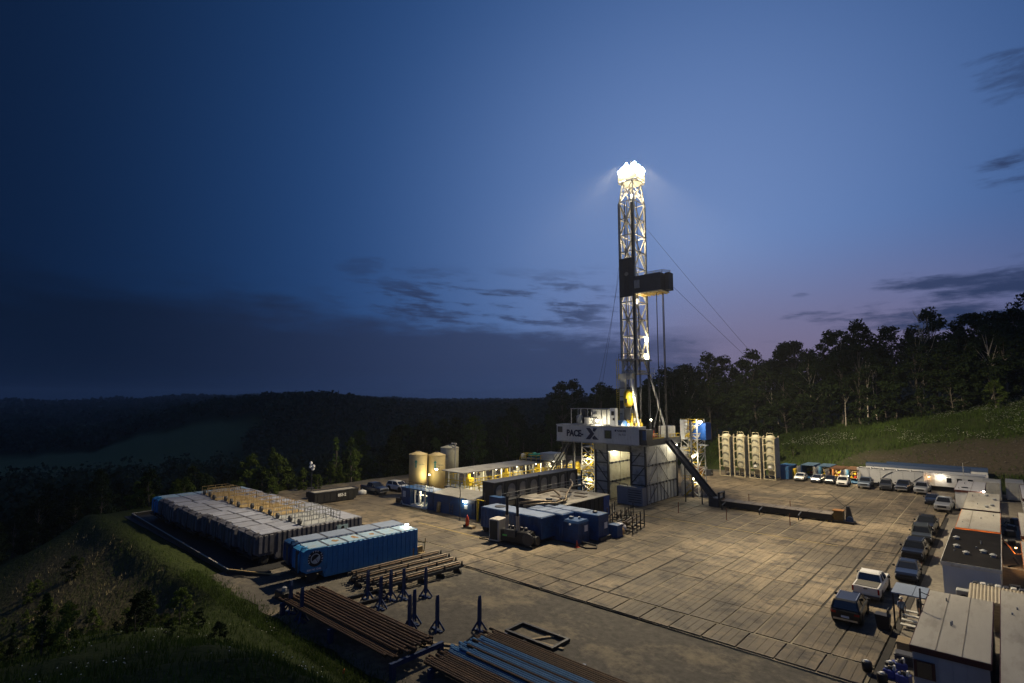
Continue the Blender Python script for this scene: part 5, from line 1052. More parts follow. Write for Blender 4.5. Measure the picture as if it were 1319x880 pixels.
# ================================================================== generators and blue houses
tr_ = T('blue_trailer', 'dark blue wheeled generator trailer behind the black engine', 'trailer', (-45.6, 51.6, G))
MB().bbox(-4.9, -1.5, .6, 5.1, 1.5, 3.0, .05).build('body', blue_d, tr_)
for k in range(18): MB().box(-4.7+k*.55, -1.55, .7, -4.55+k*.55, -1.49, 2.9).build('rib', blue_d, tr_)
MB().box(-4.8, -1.4, 3.0, 5.0, 1.4, 3.05).build('roof', M('blue_grey_roof', (.12, .16, .25), .55, 0, .2, 1.2, dirt=(.07, .09, .14)), tr_); MB().lathe([(.7, 3.05), (.7, 3.14), (.45, 3.16)], -2.9, 0, 18).build('roof_fan', steel_d, tr_)
for x in (-4.2, -3.1): add_wheel(tr_, (x, -1.3, .5), TW, 0).rotation_euler = (R(90), 0, 0)
MB().box(-4.8, -1.1, .4, 4.9, 1.1, .6).box(4.2, -1, 0, 4.5, 1, .4).build('chassis', black_s, tr_)
def power_house(label, x0, x1, y0, y1, h, low):
    t = T('power_house', label, 'power house', ((x0+x1)/2, (y0+y1)/2, G)); w, d = (x1-x0)/2, (y1-y0)/2
    MB().bbox(-w, -d, .12, w-(2.2 if low else 0), d, h, .06).build('body', blue_d if low else blue_d, t)
    if low: MB().loft([[(w-2.2, -d+.1, .12), (w, -d+.1, .12), (w, d-.1, .12), (w-2.2, d-.1, .12)], [(w-2.2, -d+.1, h-.75), (w, -d+.1, h-.75), (w, d-.1, h-.75), (w-2.2, d-.1, h-.75)], [(w-2.1, -d+.3, h-.5), (w-.1, -d+.3, h-.5), (w-.1, d-.3, h-.5), (w-2.1, d-.3, h-.5)]]).build('cab', blue_d, t)
    for k in range(int((2*w-2.4)/.55)): MB().box(-w+.2+k*.55, -d-.06, .25, -w+.34+k*.55, -d+.01, h-.15).build('rib', blue_d, t)
    n_ = 4
    for k in range(n_): a = -w+.1+k*(2*w-2.4)/n_; MB().bbox(a, -d+.15, h, a+(2*w-2.4)/n_-.12, d-.15, h+.07, .03).build('roof_panel', M('blue_grey_roof', (.22, .27, .36)), t)
    MB().box(w, -.35, .4, w+.03, .45, 2.2).build('door', blue_d, t); MB().box(w+.03, .1, 1.3, w+.045, .75, 2.0).build('notice', white_p, t); MB().box(-w, -d, 0, w, d, .12).build('skid', steel_d, t)
    return t
ph = power_house('deep blue power house with a lowered cab end and a red cone at its corner', -45.2, -37.3, 52.75, 55.2, 3.1, True)
o = MB().lathe([(.1, 0), (.12, .1), (.05, .14)], 0, 0, 8).build('round_lamp', white_p, ph); o.location = (2.9, -1.25, 2.2); o.rotation_euler = (R(90), 0, 0)
MB().box(2.2, -.5, 2.62, 2.6, -.1, 2.9).box(3.0, .2, 2.62, 3.2, .5, 2.85).build('roof_gear', steel_g, ph)
p2 = power_house('deep blue power house with a rounded end and a white notice beside the lowered one', -46.0, -36.4, 55.7, 58.0, 3.0, False)
MB().lathe([(.3, 3.05), (.3, 3.2), (.2, 3.25)], 3.6, 0, 14).build('roof_cap', steel_d, p2); MB().box(4.8, -1.2, 0, 5.1, 1.2, .45).build('step', steel_d, p2)
bb = T('roofed_power_house', 'wide low black power house with a stained pale roof and a blue end panel', 'power house', (-47.7, 64.1, G))
MB().box(-4.3, -5.3, 0, 4.3, 5.2, 2.8).build('body', M('black_cladding', (.02, .02, .022), .6, 0, .2, 1), bb); MB().box(-4.4, -5.4, 2.8, 4.4, 5.3, 2.9).build('roof', M('stained_roof', (.25, .23, .20), .6, 0, .4, .5, dirt=(.04, .035, .03), dirtscale=.35, dthr=(.48, .6)), bb)
for k in range(8): MB().box(4.3, -5.2+k*1.1, .1, 4.36, -5.0+k*1.1, 2.75).build('rib', black_s, bb)
for k in range(5): MB().box(4.3, 3.75+k*.3, .1, 4.38, 3.98+k*.3, 2.78).build('blue_panel', blue_b, bb)
for x, y in ((-1.5, 2.6), (.8, 3.2), (-.2, -1.4), (2.2, 1.0)): MB().box(x-.9, y-.4, 2.9, x+.9, y+.4, 3.0).build('roof_vent', M('dirty_vent', (.12, .1, .08), .8), bb)
tag(MB().box(-36.9, 58.6, G, -35.6, 59.8, 1.6).build('blue_crate', blue_d), 'small dark blue crate beside the rounded power house', 'crate')
# ducts over the roofs
dm = M('duct_metal', (.15, .115, .075), .45, .4, .5, 2.5)
dc = T('exhaust_duct', 'bundle of bent brown exhaust ducts crossing the power house roofs', 'ducts', (-46, 58, 3.2))
for pts in ([(-49.6, 60.4, 3.6), (-47.6, 61.6, 4.2), (-45.8, 60.8, 3.7), (-44.6, 59.2, 3.5), (-44.4, 57.0, 3.6), (-45.2, 55.0, 3.9), (-46.6, 52.8, 3.7)], [(-49.0, 67.5, 4.8), (-47.6, 66.2, 4.5), (-46.0, 62.5, 3.7), (-44.2, 59.8, 3.5)], [(-44.2, 59.4, 3.5), (-43.6, 57.0, 3.5), (-44.0, 55.0, 3.7), (-45.4, 52.6, 3.6)], [(-45.4, 61.0, 3.4), (-44.4, 60.4, 3.5), (-43.9, 59.0, 3.4)]):
    PB(MB().path(pts, .14, 8), 'duct', dm, dc, True)
for x, y in ((-45.6, 58.0), (-44.4, 59.4), (-45.0, 56.4), (-44.0, 57.2)): PB(MB().box(x-.3, y-.3, 3.1, x+.3, y+.3, 3.75), 'duct_clamp', steel_d, dc)
gn = T('engine_skid', 'black diesel engine on a skid with two tall exhaust stacks and a grey radiator box', 'engine', (-43.3, 48.6, G), R(9))
MB().bbox(-3.1, -.9, .1, -1.7, .9, 2.6, .05).build('radiator', M('radiator_grey', (.35, .33, .3), .5, 0, .1, 2), gn); MB().box(-2.95, -.93, .3, -1.85, -.9, 2.45).build('grille', black_s, gn)
MB().bbox(-1.65, -.7, .3, 2.4, .7, 1.6, .12).build('engine_block', black_s, gn); MB().box(-3.2, -1, 0, 3.0, 1, .15).build('skid', black_s, gn)
for k in range(5): MB().lathe([(.22, 1.6), (.22, 1.95), (.1, 2.0)], -.9+k*.6, 0, 10).build('cylinder_head', steel_d, gn)
MB().bbox(-.9, -.95, .9, .6, -.7, 1.7, .05).build('panel', steel_d, gn); MB().box(-1.1, -.97, .95, -.5, -.95, 1.12).build('green_mark', M('green_mark', (.1, .45, .08), .5), gn)
MB().tube((2.3, -1, .9), (2.3, -.75, .9), .7, 18).tube((2.6, 0, .7), (3.1, 0, .7), .5, 14).build('flywheel', steel_d, gn); MB().path([(2.2, -.6, 1.5), (2.7, -.7, 1.9), (3.0, -.6, 1.4), (3.0, -.6, .3)], .06).build('hose', rubber, gn)
for x in (-.9, .55): 
    s_ = MB().tube((x, -.3, 1.5), (x, -.3, 3.2), .2, 12).build('exhaust_stack', M('stack_metal', (.3, .28, .25), .45, .5, .2, 2), gn); MB().tube((x, -.3, 3.2), (x, -.3, 5.3), .17, 12).tube((x, -.3, 5.2), (x, .15, 5.55), .17, 12).build('stack_top', black_s, s_)
tag(MB().path([(-46.8, 47.6, .22), (-47.8, 47.3, .2), (-48.3, 47.8, .2), (-47.6, 48.3, .2), (-46.6, 48.2, .3)], .07).build('hose', rubber, None, True), 'black hose looped on the mats by the radiator box', 'hose')
tag(MB().path([(-37.0, 52.6, .22), (-35.8, 52.2, .22), (-34.9, 52.9, .22), (-35.5, 53.9, .22), (-36.7, 54.0, .24), (-37.0, 53.2, .5)], .1, 8).build('hose', rubber, None, True), 'thick black hose looped on the mats at the lowered power house', 'hose')
cn = T('traffic_cone', 'red traffic cone at the corner of the lowered blue power house', 'cone', (-36.9, 52.0, G)); MB().lathe([(.2, .04), (.17, .08), (.04, .75)], 0, 0, 12).build('cone', redtape, cn); MB().box(-.24, -.24, 0, .24, .24, .05).build('foot', redtape, cn)
for k, (x, y) in enumerate(((-8.6, 73.2), (-8.1, 73.9), (-7.9, 72.6))): c2 = copy_tree(cn); place(c2, (x, y, G), 0, 'red traffic cone standing on the mats near the dark parked cars', 'cones by the dark cars'); 
# spool, bundle and basket beside the power houses
so = T('timber_spool', 'wooden cable spool with straps lying by the pipe basket', 'spool', (-36.2, 58.4, G), R(60)); 
MB().tube((0, -.75, .6), (0, .75, .6), .56, 14).build('drum', M('straw_timber', (.4, .27, .12), .7, 0, .3, 4), so, True)
for y in (-.6, 0, .55): MB().tube((0, y-.07, .6), (0, y+.07, .6), .62, 14).build('strap', black_s, so)
place(so, (-36.4, 59.9, G), R(70))
wr = T('wrapped_bundle', 'white plastic wrapped bundle between spool and pipe basket', 'bundle', (-36.9, 61.4, G)); MB().loft([[(q*math.cos(u)*(1+.15*math.sin(2*u)), q*.8*math.sin(u), z) for u in np.linspace(0, 5.7, 9)] for q, z in ((.6, 0), (.85, .4), (.7, .9), (.3, 1.15))]).build('wrap', M('plastic_wrap', (.5, .5, .54), .4), wr, True); MB().tube((0, 0, 1.1), (.15, .1, 1.35), .09, 6).build('knot', M('plastic_wrap'), wr)
pb = T('pipe_basket', 'black steel pipe basket with upright stakes on the mats before the substructure', 'pipe basket', (-36.9, 63.6, G), R(12))
for x in (-1.2, 0, 1.2):
    MB().box(x-.08, -2.6, .9, x+.08, 2.6, 1.05).build('rail', black_s, pb)
for y in (-2.5, -.8, .8, 2.5):
    for x in (-1.3, 1.3): MB().box(x-.06, y-.06, 0, x+.06, y+.06, 2.2).build('stake', black_s, pb)
    MB().box(-1.3, y-.05, .3, 1.3, y+.05, .42).build('cross_bar', black_s, pb)
MB().tube((.5, -2.4, 1.2), (.5, 2.4, 1.2), .16, 8).tube((.0, -2.0, 1.2), (.0, 2.2, 1.2), .13, 8).build('short_pipe', M('rubbed_steel'), pb)
bk2 = copy_tree(pb); place(bk2, (-39.9, 66.6, G), R(20), 'second black pipe basket closer to the substructure leg')
# ================================================================== vehicles (front towards local +Y)
CW = wheel_meshes(.40, .27); CWs = wheel_meshes(.34, .23)
head_m = M('headlamp', (.75, .76, .78), .15, .3, 0); tail_m = M('tail_lamp', (.30, .015, .01), .25, 0, 0); plate_m = M('number_plate', (.6, .62, .66), .5, 0, .05)
inner = M('car_interior', (.02, .02, .022), .8)
def paint(n, c, metal=.3): return M('paint_'+n, c, .28, metal, .03, 2, spec=.6)
def vehicle(kind, name, label, pm, loc, rz, group=None, cat=None, bed_cover=None):
    t = T(name, label, cat or {'pickup': 'pickup', 'suv': 'suv', 'sedan': 'car'}[kind], loc, rz, group)
    spec = {'pickup': dict(L=5.85, W=2.02, hood=1.22, belt=1.28, H=1.92, zb=.42, r=CW, axle=(1.85, -1.75), gh=(1.15, -1.05, .45, -.85), bed=True),
            'suv': dict(L=4.85, W=1.94, hood=1.08, belt=1.16, H=1.76, zb=.32, r=CW, axle=(1.45, -1.42), gh=(1.2, -2.25, .45, -1.95), bed=False),
            'sedan': dict(L=4.7, W=1.82, hood=.92, belt=.98, H=1.45, zb=.24, r=CWs, axle=(1.42, -1.38), gh=(1.15, -1.75, .25, -1.05), bed=False)}[kind]
    L_, W_, zb = spec['L']/2, spec['W']/2, spec['zb']; hood, belt, H_ = spec['hood'], spec['belt'], spec['H']
    a0, a1, r0, r1 = spec['gh']
    def sec(y, w, z0, z1): return [(-w*.90, y, z0), (w*.90, y, z0), (w, y, z0+.16), (w, y, z1-.16), (w*.9, y, z1), (-w*.9, y, z1), (-w, y, z1-.16), (-w, y, z0+.16)]
    back = belt if kind != 'sedan' else .98
    body = MB().loft([sec(L_, W_*.86, zb+.16, hood-.22), sec(L_-.12, W_*.96, zb+.02, hood-.05), sec(L_-.7, W_, zb, hood), sec(a0, W_, zb, belt), sec(0, W_, zb, belt), sec(a1, W_, zb, belt), sec(-L_+.55, W_, zb, back), sec(-L_+.1, W_*.97, zb+.02, back-.02), sec(-L_, W_*.93, zb+.14, back-.1)])
    body.build('body', pm, t)
    # cabin: dark glass house under a painted roof and pillars
    wb, wt = W_*.90, W_*.73
    base = [(-wb, a0, belt-.02), (wb, a0, belt-.02), (wb, a1, belt-.02), (-wb, a1, belt-.02)]; roof = [(-wt, r0, H_-.06), (wt, r0, H_-.06), (wt, r1, H_-.06), (-wt, r1, H_-.06)]
    MB().loft([[tuple(c*.97 if i < 2 and i == 0 else c for i, c in enumerate(p)) for p in base], [tuple(c*.97 if i == 0 else c for i, c in enumerate(p)) for p in roof]]).build('cabin', inner, t)
    def pane_(nm, p): MB().ngon(p).build(nm, glass, t)
    B0, B1, B2, B3 = [Vector(p) for p in base]; R0, R1, R2, R3 = [Vector(p) for p in roof]
    def glassq(nm, a, b, c, d, out, ins=.07):
        ce = (a+b+c+d)/4; pts = [p.lerp(ce, ins)+Vector(out)*.012 for p in (a, b, c, d)]; pane_(nm, [tuple(p) for p in pts])
    glassq('windscreen', B0, B1, R1, R0, (0, 1, .5)); glassq('rear_window', B2, B3, R3, R2, (0, -1, .4))
    for nm, (p, q, q2, p2), out in (('side_window', (B1, B2, R2, R1), (1, 0, .3)), ('side_window', (B3, B0, R0, R3), (-1, 0, .3))):
        for k in range(2):
            f0, f1 = (.03, .49) if k == 0 else (.53, .97); glassq(nm, p.lerp(q, f0), p.lerp(q, f1), p2.lerp(q2, f1), p2.lerp(q2, f0), out, .05)
    rf = MB().loft([[(-wt-.02, r0+.04, H_-.08), (wt+.02, r0+.04, H_-.08), (wt+.02, r1-.04, H_-.08), (-wt-.02, r1-.04, H_-.08)], [(-wt+.1, r0-.15, H_), (wt-.1, r0-.15, H_), (wt-.1, r1+.12, H_), (-wt+.1, r1+.12, H_)]]).build('roof', pm, t)
    for p, q in ((B0, R0), (B1, R1), (B2, R2), (B3, R3)): MB().beam(p, q, .10).build('pillar', pm, t)
    for p, q, q2, p2 in ((B1, B2, R2, R1), (B3, B0, R0, R3)): MB().beam(p.lerp(q, .51), p2.lerp(q2, .51), .07).build('pillar', pm, t)
    if kind == 'suv':
        for sx_ in (-1, 1): MB().beam((sx_*(wt-.06), r0-.2, H_+.04), (sx_*(wt-.06), r1+.2, H_+.04), .045).build('roof_rail', chrome, t)
    if spec['bed']:
        MB().box(-W_*.80, -L_+.16, belt-.02, W_*.80, a1-.08, belt+.02).build('bed_cover', M('bed_cover', (.07, .065, .055), .7), t); MB().box(-W_*.84, -L_-.012, belt-.52, W_*.84, -L_+.03, belt-.04).build('tailgate', pm, t); MB().box(-.14, -L_-.03, belt-.2, .14, -L_-.01, belt-.12).build('handle', black_s, t)
        MB().box(-W_*.95, -L_-.12, zb, W_*.95, -L_+.05, zb+.2).build('rear_bumper', M('bumper_dark', (.05, .05, .055), .4), t)
    else: MB().box(-W_*.8, -L_-.03, zb+.1, W_*.8, -L_+.06, zb+.22).build('rear_bumper', chrome if kind == 'suv' else pm, t)
    MB().box(-W_*.9, L_-.1, zb+.02, W_*.9, L_+.04, zb+.2).build('front_bumper', chrome if kind == 'pickup' else black_s, t)
    MB().box(-W_*.52, L_-.06, zb+.26, W_*.52, L_+.015, hood-.26).build('grille', black_s, t)
    MB().box(-.26, -L_-.045, zb+.3, .26, -L_-.02, zb+.45).build('number_plate', plate_m, t)
    for sx_ in (-1, 1):
        MB().bbox(sx_*W_*.74-.17, L_-.14, hood-.42, sx_*W_*.74+.17, L_-.015, hood-.22, .03).build('headlight', head_m, t)
        if spec['bed']: MB().box(sx_*W_*.9-.07, -L_-.02, belt-.5, sx_*W_*.9+.07, -L_+.02, belt-.08).build('tail_light', tail_m, t)
        else: MB().box(sx_*W_*.78-.17, -L_-.02, belt-.3, sx_*W_*.78+.17, -L_+.06, belt-.15).build('tail_light', tail_m, t)
        MB().bbox(sx_*(W_+.13)-.1, a0-.32, belt+.02, sx_*(W_+.13)+.1, a0-.18, belt+.2, .03).build('mirror', black_s, t)
        MB().box(sx_*W_-.012, -.12, belt-.28, sx_*W_+.02, .04, belt-.24).build('door_handle', black_s, t)
        for ya in spec['axle']:
            rr_ = spec['r']; wz = .40 if rr_ is CW else .34
            MB().tube((sx_*(W_-.14), ya, wz+.05), (sx_*(W_+.006), ya, wz+.05), wz+.10, 18).build('wheel_arch', black_s, t); add_wheel(t, (sx_*(W_-.10), ya, wz), rr_, sx_)
    return t
P_w = paint('white', (.62, .61, .58), 0); P_k = paint('black', (.012, .013, .016)); P_s = paint('silver', (.34, .35, .37), .5); P_db = paint('dark_blue', (.02, .03, .06)); P_gb = paint('grey_blue', (.10, .13, .18)); P_dg = paint('dark_grey', (.045, .047, .052)); P_gn = paint('dark_green_grey', (.05, .055, .05))
FACE = R(180)   # front towards the camera side of the site
vehicle('pickup', 'pickup_truck', 'white pickup with a dark bed cover, parked with its tailgate to the black estate', P_w, (-9.45, 57.3, G), 0)
vehicle('suv', 'estate_car', 'black estate car with chrome roof rails parked behind the white pickup', P_k, (-9.8, 50.2, G), R(2))
for kind, lab, pm, x, y in (
    ('sedan', 'white small car in front of the open container', P_w, -31.8, 124.7), ('sedan', 'silver small car between the white car and the dark one', P_s, -28.6, 124.8), ('sedan', 'dark grey small car in front of the lit rusty container', P_dg, -26.2, 124.8), ('suv', 'white off-roader parked between the dark small car and the tall pickup', P_w, -23.7, 122.8),
    ('pickup', 'tall grey-blue pickup parked at the end of the white trailer', P_gb, -20.2, 123.0), ('suv', 'dark off-roader parked before the white trailer', P_dg, -17.0, 123.3), ('pickup', 'dark blue pickup parked before the white trailer', P_db, -14.3, 123.5), ('pickup', 'silver pickup parked at the corner of the white trailer', P_s, -11.5, 122.4),
    ('sedan', 'low dark blue saloon standing in front of the silver pickups', P_db, -9.4, 112.2), ('pickup', 'silver-grey pickup parked beside the first office trailer', P_s, -7.4, 106.8), ('pickup', 'dark pickup half hidden behind the green-grey off-roader', P_k, -8.1, 88.4), ('suv', 'green-grey off-roader with a bright reflection in its windscreen', P_gn, -8.2, 82.2),
    ('suv', 'black car nosing out beside the traffic cones', P_k, -7.9, 73.0), ('sedan', 'dark blue car nosing out beside the awning', P_db, -7.6, 64.6)):
    vehicle(kind, {'sedan': 'saloon_car', 'suv': 'off_roader', 'pickup': 'pickup_truck'}[kind], lab, pm, (x+random.uniform(-.12, .12), y+random.uniform(-.35, .35), G), FACE+R(random.uniform(-7, 7)))
vehicle('pickup', 'pickup_truck', 'dark pickup parked behind the black skip', P_db, (-84.3, 56.9, G), R(-88)); vehicle('suv', 'off_roader', 'white off-roader parked beyond the dark pickup, near the tan silos', P_w, (-83.2, 61.2, G), R(-86))
# ================================================================== white frame silos
sf = M('silo_frame', (.52, .46, .30), .6, 0, .2, 2, dirt=(.28, .16, .05), dirtscale=1.5)
def frame_silo(label, x, mark=0):
    t = T('bulk_silo', label, 'silo', (x, 122.0, G), R(-3), 'white bulk silos standing in frames')
    MB().lathe([(.25, .9), (.5, 1.0), (.98, 2.2), (1.0, 2.3), (1.0, 8.4), (.85, 8.8), (.35, 9.05)], 0, 0, 26).build('vessel', silo_p, t, True)
    for sx_ in (-1, 1):
        for sy in (-1, 1): MB().box(sx_*1.1-.1, sy*1.35-.1, 0, sx_*1.1+.1, sy*1.35+.1, 8.9).build('frame_post', sf, t)
    for z in (1.9, 3.6, 5.3, 7.0, 8.3):
        for sy in (-1, 1): MB().prism([(-1.0, z-.05), (-.6, z+.12), (0, z+.17), (.6, z+.12), (1.0, z-.05), (1.0, z+.22), (-1.0, z+.22)], 'y', sy*1.35-.07, sy*1.35+.07).build('cross_rail', sf, t)
        for sx_ in (-1, 1): MB().box(sx_*1.1-.06, -1.25, z, sx_*1.1+.06, 1.25, z+.18).build('side_rail', sf, t)
    MB().box(-1.2, -1.47, 0.02, 1.2, -1.46, .16).box(-1.2, 1.3, .02, 1.2, 1.45, .16).build('skid', sf, t); MB().path([(-.7, -.3, 8.9), (-.6, -.3, 9.5), (.6, -.3, 9.5), (.7, -.3, 8.9)], .06).build('lifting_loop', sf, t); MB().box(.8, -1.5, 8.5, 1.5, -1.0, 8.72).build('top_bracket', sf, t)
    for k in range(5): MB().box(1.18, -1.1+k*.5, .5, 1.22, -.65+k*.5, 8.6).build('side_sheet', steel_g, t)
    if mark == 1: MB().prism([(-.28, 2.9), (-.08, 2.9), (0, 3.2), (.08, 2.9), (.28, 2.9), (.05, 3.55), (-.05, 3.55)], 'y', -1.08, -1.0).build('mark', black_s, t)
    if mark: MB().box(-.3, -1.08, 2.35, .3, -.98, 2.75).build('notice', white_p, t)
    return t
for k, (x, mk_, lab) in enumerate(((-45.8, 0, 'white bulk silo standing nearest the rig'), (-42.65, 0, 'white bulk silo, second one out from the rig'), (-39.5, 1, 'white bulk silo with a dark mark over a white notice, rusty posts'), (-36.6, 2, 'white bulk silo with a white notice, beside the blue containers'))): frame_silo(lab, x, mk_)
# clutter between stair tower and silos
for x, y, s_, m_, lab in ((-50.4, 117.5, 1.3, rust, 'rusty pump block behind the stair tower'), (-48.9, 118.6, 1.0, steel_d, 'dark pump block beside the first bulk silo'), (-51.6, 120.4, 1.2, wood, 'brown timber crate behind the stair tower')):
    c_ = T('pump_block', lab, 'pump', (x, y, G)); MB().bbox(-.9*s_, -.7, 0, .9*s_, .7, 1.3*s_, .08).build('body', m_, c_); MB().tube((-.3, 0, 1.3*s_), (-.3, 0, 1.8*s_), .2, 10).build('riser', steel_w, c_); MB().tube((-1.1*s_, -.3, .5), (1.1*s_, -.3, .5), .14, 8).build('pipe', steel_g, c_)
# ================================================================== containers
def container(label, x, y, L_, Wd, Hh, mat, rz=0, open_=False, lit=None, roofm=None, name='container', cat='container'):
    "door end towards -Y"
    t = T(name, label, cat, (x, y, .16), rz); w = Wd/2
    if open_: MB().box(-w, 0, 0, -w+.06, L_, Hh).box(w-.06, 0, 0, w, L_, Hh).box(-w+.06, L_-.06, 0, w-.06, L_, Hh).box(-w+.06, 0, 0, w-.06, L_, .1).build('shell', mat, t)
    else: MB().box(-w, 0, 0, w, L_, Hh).build('shell', mat, t)
    MB().box(-w-.03, -.05, Hh, w+.03, L_+.03, Hh+.08).build('roof', roofm or mat, t)
    rb_ = MB().box(-.04, -.1, .15, .04, .1, Hh-.1).mesh('side_rib', mat); n_ = int(L_/.5)
    for k in range(n_): link('side_rib', rb_, t, (w+.02, .25+k*L_/n_, 0)); link('side_rib', rb_, t, (-w-.02, .25+k*L_/n_, 0))
    dl_ = MB().box(0, 0, 0, w-.06, .06, Hh-.2); 
    for q in (.3, .8): dl_.box(q, -.05, .05, q+.05, 0, Hh-.25)
    for z in (.5, 1.2, 1.9): dl_.box(.05, -.03, z, w-.1, 0, z+.06)
    dm_ = dl_.mesh('door', mat if not open_ else M('pale_door', (.45, .43, .38), .6))
    for sx_ in (-1, 1):
        d_ = link('door', dm_, t, (sx_*w if open_ else sx_*.02, -.08, .1)); d_.scale = (sx_ if not open_ else sx_*1, 1, 1)
        if open_: d_.rotation_euler = (0, 0, sx_*R(-65))
        elif sx_ < 0: pass
    if open_:
        for k in range(3): MB().box(-w+.2, L_*.55, .5+k*.7, w-.2, L_*.95, .56+k*.7).build('shelf', wood, t)
        for k in range(6): MB().bbox(-w+.25+(k % 3)*.6, L_*.6, .56+(k//3)*.7, -w+.7+(k % 3)*.6, L_*.85, .95+(k//3)*.7, .03).build('box', [yellow, redtape, white_p, wood][k % 4], t)
        if lit: q = plight('container_light', (0, L_*.3, Hh-.35), lit, (1, .8, .45), .15); q.parent = t; MB().box(-.5, L_*.3-.06, Hh-.12, .5, L_*.3+.06, Hh-.05).build('strip_lamp', lamp_o, t)
    return t
cb = M('container_blue', (.03, .11, .25), .6, 0, .2, 1.2, dirt=(.1, .06, .03), dirtscale=.8); cwm = M('container_offwhite', (.50, .48, .41), .6, 0, .15, 1.2, dirt=(.28, .22, .14), dirtscale=.8); rr_m = M('rust_roof', (.15, .075, .038), .8, 0, .3, 1.5)
container('plain blue container standing beside the last bulk silo', -35.0, 123.6, 6, 2.4, 2.6, cb)
container('blue open container with a dark unlit inside', -31.6, 129.0, 6, 2.44, 2.6, cb, 0, True, None, M('blue_sheet_roof', (.07, .12, .18), .7, 0, .3, 1))
container('blue open container with yellow gear inside', -28.5, 129.0, 6, 2.44, 2.6, cb, 0, True, 120, M('blue_sheet_roof', (.14, .24, .33), .7))
container('rusty-roofed open container glowing with warm light inside', -25.9, 127.4, 6, 2.44, 2.5, rust, 0, True, 420, rr_m)
container('blue container with an orange rusty roof and a lit open front', -23.1, 127.0, 6, 2.44, 2.6, cb, 0, True, 320, M('orange_rust_roof', (.22, .12, .06), .8, 0, .2, 1))
container('off-white shipping container with closed doors beyond the office trailers', -2.1, 121.6, 6, 2.2, 2.75, cwm)
container('off-white shipping container with stencilled doors beside the gap', .75, 123.6, 6, 2.2, 2.75, cwm)
tag(MB().bbox(-34.0, 126.0, .16, -33.2, 127.4, 2.2, .1).build('yellow_machine', yellow), 'small yellow machine between two blue containers', 'machine')
# long white trailers behind the cars
lw = T('white_trailer', 'long white trailer with black pipes along its roof behind the parked cars', 'trailer', (-16.8, 127.2, .16))
MB().box(-5.4, 0, .5, 5.2, 2.6, 3.0).build('body', wall_w, lw); MB().box(-5.3, .2, 0, 5.1, 2.4, .5).build('chassis', black_s, lw); MB().box(-5.45, -.05, 3.0, 5.25, 2.65, 3.08).build('roof', white_p, lw)
for k in range(5): MB().tube((-5.0+k*2.1, .1, 3.15), (-3.2+k*2.1, .1, 3.15), .11, 8).box(-5.1+k*2.1, .0, 3.05, -5.0+k*2.1, .3, 3.35).build('roof_pipe', steel_d, lw)
MB().path([(.5, -.06, 2.8), (-.6, -.06, 2.2), (-1.6, -.06, 1.2)], .06).path([(5.0, -.06, 2.4), (3.6, -.06, 1.3)], .06).build('cable', rubber, lw)
for k in range(6): MB().box(-5.2+k*1.8, -.03, .6, -5.15+k*1.8, 0, 2.95).build('seam', steel_g, lw)
lw2 = T('white_trailer', 'long white lit trailer behind the first office trailer', 'trailer', (-7.6, 128.2, .16))
MB().box(-4.2, 0, .7, 4.6, 2.8, 3.0).build('body', wall_w, lw2); MB().box(-4.25, -.1, 3.0, 4.7, 2.9, 3.1).build('roof', wall_w, lw2); MB().box(-4, .3, 0, 4.4, 2.5, .7).build('chassis', black_s, lw2); MB().box(-3.4, -.05, .7, -2.5, 0, 2.7).build('door', panel_g, lw2)
stair_flight(MB(), (-4.4, -1.8, .1), (-3.2, -.5, .9), 1.0).build('step', steel_g, lw2)
for k in range(3): MB().box(-.8+k*1.5, -.04, 1.5, -.1+k*1.5, 0, 2.3).build('window', glass, lw2)
lamp('warm round lamp on the wall of the long lit white trailer', (-10.9, 127.6, 2.55), .18, lamp_o, (0, .5, 0), 30, (1, .55, .25)); lamp('bright lamp by the door of the long lit white trailer', (-9.2, 127.6, 2.75), .2, lamp_m, (0, .5, 0), 45, (1, .8, .5))
for x, y, l, lab in ((-12.2, 133.2, 9.4, 'long trailer with a dark blue barrel roof behind the white trailers'), (-9.5, 136.4, 9.0, 'second long dark-roofed trailer parked against the bank')):
    bt_ = T('blue_roof_trailer', lab, 'trailer', (x, y, .16)); MB().box(-l, 0, .5, l*.75, 2.5, 3.0).build('body', wall_w, bt_); MB().prism([(0-.05, 3.0), (2.55, 3.0), (2.4, 3.45), (1.9, 3.65), (.6, 3.65), (.1, 3.45)], 'x', -l-.05, l*.75+.05).build('roof', M('navy_roof', (.03, .05, .1), .35, 0, .15, 1), bt_); MB().box(-l+.3, .3, 0, l*.75-.3, 2.2, .5).build('chassis', black_s, bt_)
